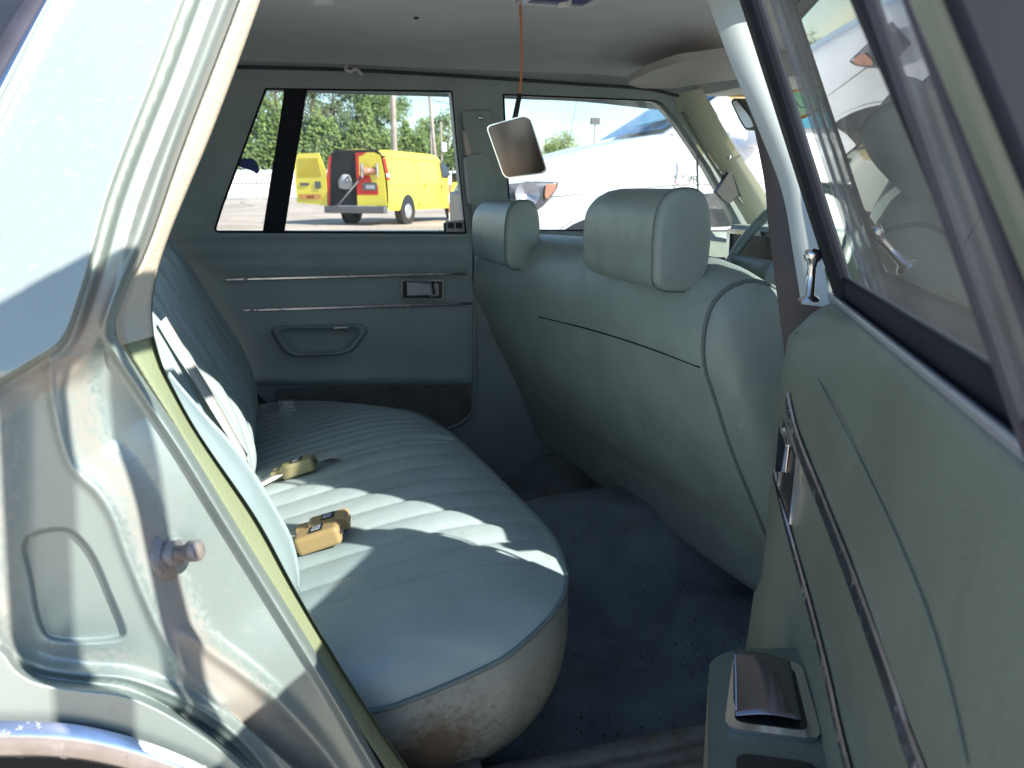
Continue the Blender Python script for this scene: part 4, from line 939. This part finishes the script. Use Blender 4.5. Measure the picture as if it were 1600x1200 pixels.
for x in (.78, 4.5):
    for sd in (-1, 1):
        wl = MB().lathe([(.25, .0), (.38, -.01), (.40, .02), (.40, .26), (.25, .28)], (x, sd * .99 - (.0 if sd < 0 else .27), .40), (0, 1, 0), 30).obj('wheel', M['tyre'], tk, world=False)
        MB().lathe([(0, .02), (.1, .0), (.2, .03), (.26, .0)], (x, sd * 1.0, .40), (0, -sd, 0), 24).obj('rim', M['rim'], wl, world=False)
        MB().lathe([(.40, .0), (.47, -.012), (.48, .0)], (x, sd * 1.012, .42), (0, sd, 0), 40).lathe([(0, .003), (.46, .003)], (x, sd * 1.010, .42), (0, sd, 0), 40).obj('wheel_arch', M['black'], tk, world=False)
# door gap, handle, belt crease
dg = [at(1088, 232, y=4.72), at(1090, 280, y=4.69), at(1091, 330, y=4.69), at(1091, 420, y=4.69)]
MB().tube([TL(p) for p in dg], .006, 6).obj('door_gap', M['wire'], tk, world=False)
for x in (2.62, 3.72): MB().tube([(x, -1.012, 1.2), (x, -1.018, .9), (x, -1.018, .48)], .006, 6).obj('door_gap', M['wire'], tk, world=False)
for x in (2.42, 3.5): bev(MB().box((x, -1.04, 1.06), (.20, .035, .035)).obj('door_handle', M['silver'], tk, smooth=False, world=False), .008)
MB().tube([(.4, -1.0, .99), (1.2, -1.018, 1.07), (2.2, -1.02, 1.09), (5.6, -1.01, 1.10)], .004, 6).obj('side_crease', M['white_paint'], tk, world=False)
MB().plate([(.05, -.97, .44), (.8, -1.012, .44), (.6, -1.02, .60), (.2, -1.0, .60)], [], (0, .02, 0)).obj('lower_valance', M['white_paint'], tk, smooth=False, world=False)
# badge with writing
bpx = [(1046, 275), (1084, 276), (1084, 290), (1046, 290)]
bq = [TL(at(a, b, y=4.70)) for a, b in bpx]
bdg = MB().plate(bq, [bq[0:1] * 0 or [bq[0].lerp(bq[2], .04), bq[1].lerp(bq[3], .04), bq[2].lerp(bq[0], .04), bq[3].lerp(bq[1], .04)]], (0, .006, 0)).obj('fender_badge', M['silver'], tk, smooth=False, world=False)
def text(s, size, loc, rot, m, parent, name='lettering'):
    cu_ = bpy.data.curves.new(name, 'FONT'); cu_.body = s; cu_.size = size; cu_.extrude = .001
    o_ = bpy.data.objects.new(name, cu_); COL.objects.link(o_)
    dg_ = bpy.context.evaluated_depsgraph_get(); me = bpy.data.meshes.new_from_object(o_.evaluated_get(dg_))
    bpy.data.objects.remove(o_); me.materials.clear(); me.materials.append(m)
    o2 = bpy.data.objects.new(name, me); COL.objects.link(o2); o2.parent = parent; o2.location = loc; o2.rotation_euler = rot
    return o2
BL = bq[3]
text('iFORCE', .042, (BL.x + .008, BL.y - .002, BL.z + .036), (pi / 2, 0, 0), M['black'], bdg)
text('5.7 LITER', .030, (BL.x + .008, BL.y - .002, BL.z + .008), (pi / 2, 0, 0), M['stickr'], bdg)
text('V8', .058, (BL.x + .110, BL.y - .002, BL.z + .018), (pi / 2, 0, 0), M['black'], bdg)

# ---------------------------------------------------------------- yellow van with open rear doors
VA = radians(90 - 37)      # heading: local +x = forward
vloc = at(560, 352, z=0)
vn = thing('yellow_van', 'yellow cargo van with red markings and its left rear door swung open', 'van', (vloc.x, vloc.y, 0), VA)
def vh(w_, zb, zt, wt): return [(w_ * .95, zb), (w_, zb + .15), (w_, 1.05), (w_ * .97, 1.35), (wt, zt - .12), (wt * .85, zt - .02), (wt * .4, zt), (0, zt + .01)]
st_ = [(0.0, vh(1.0, .48, 2.05, .84)), (.06, vh(1.01, .42, 2.09, .86)), (.8, vh(1.01, .40, 2.10, .86)), (3.3, vh(1.01, .40, 2.08, .86)), (3.7, vh(1.01, .40, 2.03, .84)), (4.0, vh(1.0, .40, 1.88, .80)), (4.35, vh(1.0, .40, 1.52, .80)), (4.6, vh(1.0, .40, 1.30, .85)), (5.2, vh(.96, .42, 1.16, .80)), (5.45, vh(.85, .45, .98, .7))]
rowsV = sweep(st_)
MB().grid(rowsV).obj('body', M['yellow'], vn, world=False)
MB().plate([(-.004, y, z) for y, z in ((-.98, .5), (.98, .5), (.93, 1.4), (.82, 1.98), (.6, 2.05), (-.6, 2.05), (-.82, 1.98), (-.93, 1.4))], [], (.02, 0, 0)).obj('cargo_opening', M['dark'], vn, smooth=False, world=False)
# right rear door closed (nearer the lit side: local -y is the van's right)
rd = bev(MB().plate([(-.03, y, z) for y, z in ((-.96, .55), (-.02, .55), (-.02, 2.0), (-.60, 2.0), (-.78, 1.93), (-.90, 1.4))], [], (.03, 0, 0)).obj('rear_door', M['yellow'], vn, smooth=False, world=False), .015)
MB().plate([(-.036, y, z) for y, z in ((-.10, .85), (-.02, .85), (-.02, 2.0), (-.35, 2.0), (-.30, 1.95), (-.12, 1.90))], [], (.006, 0, 0)).plate([(-.036, y, z) for y, z in ((-.70, .85), (-.10, .85), (-.10, 1.38), (-.45, 1.38), (-.5, 1.2), (-.70, 1.1))], [], (.006, 0, 0)).obj('red_marking', M['red'], rd, smooth=False, world=False)
bev(MB().plate([(-.05, y, z) for y, z in ((-.66, .98), (-.22, .98), (-.22, 1.18), (-.66, 1.18))], [], (.012, 0, 0)).obj('plate_recess', M['greyp'], rd, smooth=False, world=False), .01)
MB().plate([(-.055, y, z) for y, z in ((-.60, 1.01), (-.32, 1.01), (-.32, 1.12), (-.60, 1.12))], [], (.006, 0, 0)).obj('number_plate', M['silver'], rd, smooth=False, world=False)
MB().plate([(-.012, y, z) for y, z in ((.98, .5), (.90, .5), (.86, 1.4), (.78, 1.93), (.86, 1.90), (.95, 1.4))], [], (.006, 0, 0)).obj('red_edge', M['red'], vn, smooth=False, world=False)
for z_, w_ in ((.85, .5), (1.25, .42)): bev(MB().box((.10, .42, z_), (.12, w_, .06)).obj('cargo_shelf', M['greyp'], vn, smooth=False, world=False), .01)
# left rear door swung out, inner face to us
ld = bev(MB().plate([(.02, y, z) for y, z in ((.98, .55), (2.0, .62), (2.02, 1.4), (1.98, 1.9), (1.85, 2.0), (1.2, 2.0), (.98, 1.5))], [], (-.05, 0, 0)).obj('open_rear_door', M['yellow'], vn, smooth=False, world=False), .02)
bev(MB().plate([(-.04, y, z) for y, z in ((1.12, 1.36), (1.90, 1.36), (1.86, 1.86), (1.22, 1.86))], [], (.01, 0, 0)).obj('inner_panel', mat('ochre panel', (.55, .42, .03), .5), ld, smooth=False, world=False), .01)
for y0, y1, z0, z1, m_ in ((1.55, 1.85, 1.10, 1.18, 'greyp'), (1.15, 1.35, 1.02, 1.22, 'greyp'), (1.15, 1.9, .72, .86, 'ochre'), (1.4, 1.65, .74, .82, 'red')):
    MB().plate([(-.052, y, z) for y, z in ((y0, z0), (y1, z0), (y1, z1), (y0, z1))], [], (.008, 0, 0)).obj('door_cutout', M[m_], ld, smooth=False, world=False)
bev(MB().box((-.12, 0, .44), (.22, 1.95, .20)).obj('rear_bumper', M['greyp'], vn, smooth=False, world=False), .03)
MB().box((-.10, 0, .545), (.20, 1.2, .012)).obj('bumper_step', M['silver'], vn, smooth=False, world=False)
for sd in (-1, 1):
    tl_ = bev(MB().plate([(-.012, sd * .985, 1.25), (.06, sd * 1.02, 1.25), (.05, sd * .90, 1.85), (-.012, sd * .87, 1.85)], [], (.02, sd * .012, 0)).obj('tail_light', M['red_lens'], vn, smooth=False, world=False), .005)
    MB().plate([(-.02, sd * .982, 1.33), (.058, sd * 1.028, 1.33), (.057, sd * 1.012, 1.43), (-.02, sd * .965, 1.43)], [], (.0, sd * .008, 0)).obj('reverse_lamp', M['stickw'], tl_, smooth=False, world=False)
    MB().plate([(-.01, sd * .87, 1.86), (.10, sd * .89, 1.86), (.10, sd * .66, 2.08), (-.01, sd * .62, 2.06)], [], (.0, sd * .03, .02)).obj('roof_corner_trim', M['black'], vn, smooth=False, world=False)
    for x in (1.15, 4.6):
        yy = sd * .99
        wl = MB().lathe([(.22, .0), (.35, -.015), (.375, .02), (.375, .24), (.22, .26)], (x, sd * 1.0 + (.0 if sd < 0 else -.26), .375), (0, 1, 0), 28).obj('wheel', M['tyre'], vn, world=False)
        MB().lathe([(0, .03), (.08, .02), (.14, .05), (.22, .015), (.23, .0)], (x, sd * 1.0, .375), (0, sd, 0), 20).obj('rim', M['rim'], wl, world=False)
        MB().lathe([(0, .006), (.43, .006), (.45, -.006)], (x, sd * 1.012, .42), (0, sd, 0), 36).obj('wheel_arch', M['black'], vn, world=False)
    MB().plate([(3.55, sd * 1.005, 1.36), (4.25, sd * 1.005, 1.36), (3.95, sd * .92, 1.78), (3.6, sd * .90, 1.82)], [], (0, sd * .02, 0)).obj('side_window', M['charcoal'], vn, smooth=False, world=False)
    bev(MB().box((4.2, sd * 1.14, 1.36), (.10, .18, .30)).obj('door_mirror', M['black'], vn, smooth=False, world=False), .02)
vgap = MB()
for x in (1.9, 3.35, 3.5): vgap.tube([(x, -1.016, .5), (x, -1.018, 1.05), (x, -.985, 1.38), (x, -.91, 1.9)], .008, 5)
vgap.tube([(.1, -1.02, 1.12), (1.9, -1.022, 1.12), (4.4, -1.018, 1.10)], .007, 5).tube([(.1, -.93, 1.86), (3.3, -.93, 1.86)], .006, 5)
vgap.obj('panel_gaps', M['ochre'], vn, world=False)
MB().plate([(4.02, -.80, 1.84), (4.02, .80, 1.84), (4.42, .84, 1.46), (4.42, -.84, 1.46)], [], (.03, 0, .03)).obj('windscreen', M['charcoal'], vn, smooth=False, world=False)
for x in (2.3, 3.45): MB().box((x, -1.02, 1.08), (.03, .02, .16)).obj('side_handle', M['black'], vn, smooth=False, world=False)
MB().lathe([(0, .02), (.05, .01)], (2.2, -1.012, .62), (0, -1, 0), 12).obj('fuel_door', M['greyp'], vn, world=False)
MB().box((.25, 0, 2.07), (.5, 1.5, .03)).obj('rear_roof_trim', M['black'], vn, smooth=False, world=False)
# things in the hold and at the tail
hr = thing('hose_reel', 'chrome framed hose reel with an amber drum hung at the tail of the yellow van', 'hose reel', (0, 0, 0))
rc = at(576, 267, y=vloc.y - .35); hr.location = (rc.x, rc.y, rc.z)
MB().lathe([(.0, -.20), (.13, -.20), (.13, -.14), (.10, -.12), (.10, .12), (.13, .14), (.13, .20), (0, .20)], rc, (1, .2, 0), 20).obj('drum', M['amber'], hr)
for sx_ in (-.21, .21): bev(MB().plate([rc + Vector((sx_, y, z)) for y, z in ((-.14, -.18), (.14, -.18), (.14, .2), (-.14, .2))], [[rc + Vector((sx_, y, z)) for y, z in ((-.09, -.12), (.09, -.12), (.09, .14), (-.09, .14))]], (.03, 0, 0)).obj('reel_frame', M['silver'], hr, smooth=False), .004)
MB().tube([rc + Vector((-.2, 0, -.16)), at(522, 328, y=vloc.y - .5)], .022, 8).obj('arm', M['greyp'], hr)
bag = MB().lathe([(0, 0), (.22, .04), (.26, .22), (.16, .42), (0, .46)], at(542, 297, y=vloc.y + .3), (0.1, 0, 1), 18).obj('canvas_sack', mat('grey sack', (.40, .40, .40), .9)); tag(bag, 'pale grey sack standing inside the open van', 'sack')

# ---------------------------------------------------------------- fence, poles, far yard things
fe = thing('white_fence', 'long white panel fence with grey wire coils along its top', 'fence', (0, 78, 0))
fz0, fz1 = .0, 2.55
pan = MB(); cnt = 0
for k in range(60):
    x0 = -60 + k * 2.5
    rows = []
    for q in range(8): pan.box((x0 + .03 + .305 * q + .14, 78, (fz1 + fz0) / 2), (.262, .05, fz1 - fz0))
pan.obj('panels', M['fence'], fe, smooth=False)
for k in range(61): MB().box((-60 + k * 2.5, 77.95, 1.3), (.07, .07, 2.6)).obj('post', M['silver'], fe, smooth=False)
MB().box((15, 77.94, 1.42), (150, .04, .05)).box((15, 77.94, .12), (150, .04, .06)).box((15, 78.06, 1.3), (150, .02, 2.4)).obj('rail', M['greyp'], fe, smooth=False)
cw = []; 
for i in range(2600): t = i * .35; cw.append((-58 + i * .055, 78 + .16 * cos(t), 2.72 + .16 * sin(t)))
MB().tube(cw, .022, 3).obj('razor_wire', M['silver'], fe)
def pole(px0, py0, px1, py1, dist, r, label, arms=(), name='utility_pole'):
    a = at(px1, py1, y=dist); b = at(px0, py0, y=dist); d = (b - a); a = a - d * ((a.z) / d.z)
    t = thing(name, label, 'pole', tuple(a), group='wooden poles in the yard')
    MB().tube([a, a.lerp(b, .5), b], [r * 1.1, r, r * .85], 12).obj('pole_shaft', M['wood'], t)
    for z, w_, in arms: MB().box(b + Vector((0, 0, z)), (w_, .1, .12)).obj('crossarm', M['wood'], t, smooth=False)
    return t, b
p1, t1 = pole(612, 60, 616, 240, 42, .14, 'thick weathered wooden pole directly behind the yellow van')
p2, t2 = pole(671, 148, 682, 270, 66, .15, 'slim leaning wooden pole with a small lamp arm, right of the thick one')
MB().tube([t2, t2 + Vector((.5, 0, .3)), t2 + Vector((1.2, 0, .25))], .05, 6).obj('lamp_arm', M['wire'], p2)
p3, t3 = pole(673, 205, 675, 270, 72, .07, 'thin grey post standing just left of the slim leaning pole')
p4, t4 = pole(689, 190, 691, 285, 60, .08, 'thin pole with a pale box, rightmost but one behind the van')
bev(MB().box(at(694, 230, y=59.8), (.35, .2, .6)).obj('meter_box', M['stickw'], p4, smooth=False), .02)
p5, t5 = pole(713, 205, 714, 295, 64, .07, 'rightmost thin pole seen at the edge of the rear window')
p6, t6 = pole(930, 192, 928, 228, 95, .11, 'distant lamp pole rising above the white pickup hood')
MB().box(t6 + Vector((0, 0, .2)), (1.1, .4, .75)).obj('floodlight', M['greyp'], p6, smooth=False)
wl_ = MB().tube(spl([t1 + Vector((0, 0, -1)), Vector((t1.x * .45 + t2.x * .55, 55, t2.z + 3)), t2, Vector((t2.x * .5 + t5.x * .5 + 0.5, 66, t5.z + 2.2)), t5 + Vector((2.5, 0, 1))], 50), .03, 5).obj('overhead_wire', M['wire']); tag(wl_, 'sagging overhead wire between the poles behind the van', 'wire')
gw = MB().tube([at(903, 148, y=60), at(888, 226, y=60)], .022, 5).tube([at(895, 205, y=60), at(930, 200, y=60)], .012, 5).obj('guy_wire', M['wire']); tag(gw, 'thin slanting guy wire against the sky above the pickup hood', 'wire')
# orange-white marker post and dark parked car by the van's nose
mp = thing('marker_post', 'orange and white striped marker post beside the van nose', 'marker post', tuple(at(704, 350, z=0)))
y_ = at(704, 350, z=0).y
for k, m_ in enumerate(('stickw', 'amber', 'stickw', 'amber', 'stickw')):
    zz = .12 + k * .26; MB().box((at(704, 350, z=0).x, y_, zz + .1), (.09, .05, .25)).obj('stripe', M[m_], mp, smooth=False)
dc = thing('dark_pickup', 'dark charcoal vehicle parked behind the marker post, mostly hidden by the door pillar', 'car', tuple(at(706, 343, z=0) + Vector((1.05, 0, 0))))
dl = dc.location
MB().grid([[dl + Vector((x, y, z)) for x, z in ((-1.0, .3), (-1.0, .95), (-.9, 1.15), (-.3, 1.2), (-.1, 1.6), (1.6, 1.62), (1.8, .4))] for y in (0, .5, 1.0, 1.7)]).add([dl + Vector((x, 0, z)) for x, z in ((-1.0, .3), (-1.0, .95), (-.9, 1.15), (-.3, 1.2), (-.1, 1.6), (1.6, 1.62), (1.8, .4))], [(0, 1, 2, 3, 4, 5, 6)]).obj('body', M['charcoal'], dc, smooth=False)
for z in (.55, .82): MB().box(dl + Vector((0.2, -.02, z)), (1.6, .03, .03)).obj('bright_trim', M['silver'], dc, smooth=False)
MB().lathe([(.2, 0), (.33, -.01), (.35, .03), (.35, .2)], dl + Vector((.2, -.04, .35)), (0, 1, 0), 20).obj('wheel', M['tyre'], dc)

# ---------------------------------------------------------------- trees
def leafmat(name, c1, c2):
    m = bpy.data.materials.new(name); m.use_nodes = True; t = m.node_tree; b = t.nodes['Principled BSDF']; N = t.nodes.new; L = t.links.new
    oi = N('ShaderNodeNewGeometry'); mx = N('ShaderNodeMix'); mx.data_type = 'RGBA'; mx.inputs[6].default_value = c1 + (1,); mx.inputs[7].default_value = c2 + (1,)
    L(oi.outputs['Random Per Island'], mx.inputs[0]); L(mx.outputs[2], b.inputs['Base Color']); b.inputs['Roughness'].default_value = .6
    b.inputs['Subsurface Weight'].default_value = 0
    return m
LM = [leafmat('broadleaf green', (.075, .125, .035), (.19, .26, .075)), leafmat('pine green', (.045, .08, .035), (.12, .16, .065)), leafmat('yellow green leaves', (.13, .19, .045), (.27, .34, .10))]
def crown_mesh(name, kind, h, r, n, seed, m, leaf=.32):
    rr = random.Random(seed); mb = MB(); base = h * (.18 if kind != 'pine' else .28)
    cl = []
    for k in range(26 if kind != 'pine' else 34):
        t = rr.random(); z = base + (h - base) * t
        if kind == 'pine': rad = r * (1 - t) ** .7 * (.5 + .6 * rr.random())
        else: rad = r * sqrt(max(.05, 1 - (2 * t - .85) ** 2 * .8)) * (.45 + .6 * rr.random())
        a = rr.random() * 2 * pi; q = rr.random() ** .5
        cl.append((Vector((cos(a) * rad * q, sin(a) * rad * q, z)), r * (.22 + .22 * rr.random()) * (1 if kind != 'pine' else .8)))
    for i in range(n):
        c, s_ = cl[int(rr.random() * len(cl))]
        d = Vector((rr.gauss(0, 1), rr.gauss(0, 1), rr.gauss(0, .8))); d = d.normalized() * s_ * (rr.random() ** .4) * 1.15; p = c + d
        a = Vector((rr.gauss(0, 1), rr.gauss(0, 1), rr.gauss(0, 1))).normalized(); b = a.orthogonal().normalized(); l_ = leaf * (.5 + rr.random())
        mb.add([p - a * l_ / 2, p + b * l_ * .3, p + a * l_ / 2, p - b * l_ * .3], [(0, 1, 2, 3)])
    me = bpy.data.meshes.new(name); me.from_pydata([tuple(v) for v in mb.v], [], mb.f); me.materials.append(m); return me
def tree(x, y, h, r, kind, li, label, seed, n=8000, leaf=.25):
    t = thing('pine_tree' if kind == 'pine' else 'broadleaf_tree', label, 'tree', (x, y, 0), group='trees behind the white fence')
    me = crown_mesh('crown', kind, h, r, n, seed, LM[li], leaf); o_ = bpy.data.objects.new('crown', me); COL.objects.link(o_); o_.parent = t
    rr = random.Random(seed); tr = MB().tube([(0, 0, -.1), (.1, 0, h * .3), (-.05, .1, h * .62), (0, 0, h * .85)], [h * .022, h * .018, h * .011, h * .004], 8)
    for k in range(7):
        a = rr.random() * 6.28; z = h * (.28 + .5 * rr.random()); tr.tube([(0, 0, z), (cos(a) * r * .4, sin(a) * r * .4, z + r * .2), (cos(a) * r * .75, sin(a) * r * .75, z + r * .45)], [h * .008, h * .005, h * .002], 5)
    tr.obj('trunk', M['bark'], t, world=False); return t
def tx(px, Y): return at(px, 293, y=Y).x
TR = [(395, 96, 12.5, 4.4, 'broad', 2, 'pale green tree above the fence in the small quarter window', 1), (440, 92, 14.5, 4.2, 'broad', 0, 'tall leafy tree hidden partly by the window divider', 2),
      (497, 94, 15.2, 3.4, 'pine', 1, 'tallest dark pine just right of the window divider', 3), (528, 98, 14.6, 3.4, 'pine', 1, 'dark pine with a broken top behind the open van door', 4),
      (562, 100, 12.8, 3.9, 'broad', 0, 'round dark tree left of the thick pole', 5), (594, 98, 12.6, 3.6, 'broad', 0, 'bushy tree directly left of the thick pole', 6),
      (632, 104, 11.0, 3.8, 'broad', 0, 'lower round tree right of the thick pole', 7), (668, 108, 9.2, 3.4, 'broad', 2, 'yellow green tree behind the slim leaning pole', 8),
      (702, 104, 9.6, 3.6, 'broad', 2, 'light green tree at the right edge of the rear window', 9), (885, 118, 8.2, 4.6, 'broad', 2, 'round light green treetop showing above the pickup hood', 10), (862, 122, 7.0, 3.2, 'broad', 2, 'small treetop beside the mirror above the pickup hood', 11)]
for px, Y, h, r, kd, li, lab, sd in TR: tree(tx(px, Y), Y, h, r, kd, li, lab, sd)
# understorey wood: one mass
mb = MB(); rr = random.Random(5)
for i in range(26000):
    px = 330 + 420 * rr.random(); Y = 86 + 8 * rr.random() ** 2; z = (rr.random() ** .8) * (7.0 - 2.2 * sm(560, 700, px) + 1.2 * sin(px * .09) + .8 * sin(px * .23)) + .3
    p = Vector((tx(px, Y), Y, z)); a = Vector((rr.gauss(0, 1), rr.gauss(0, 1), rr.gauss(0, 1))).normalized(); b = a.orthogonal().normalized(); l_ = .3 + .35 * rr.random()
    mb.add([p - a * l_ / 2, p + b * l_ * .3, p + a * l_ / 2, p - b * l_ * .3], [(0, 1, 2, 3)])
wd = mb.obj('woodland', LM[0], smooth=False); tag(wd, 'dense undergrowth and far wood behind the white fence', 'woodland', kind='stuff')
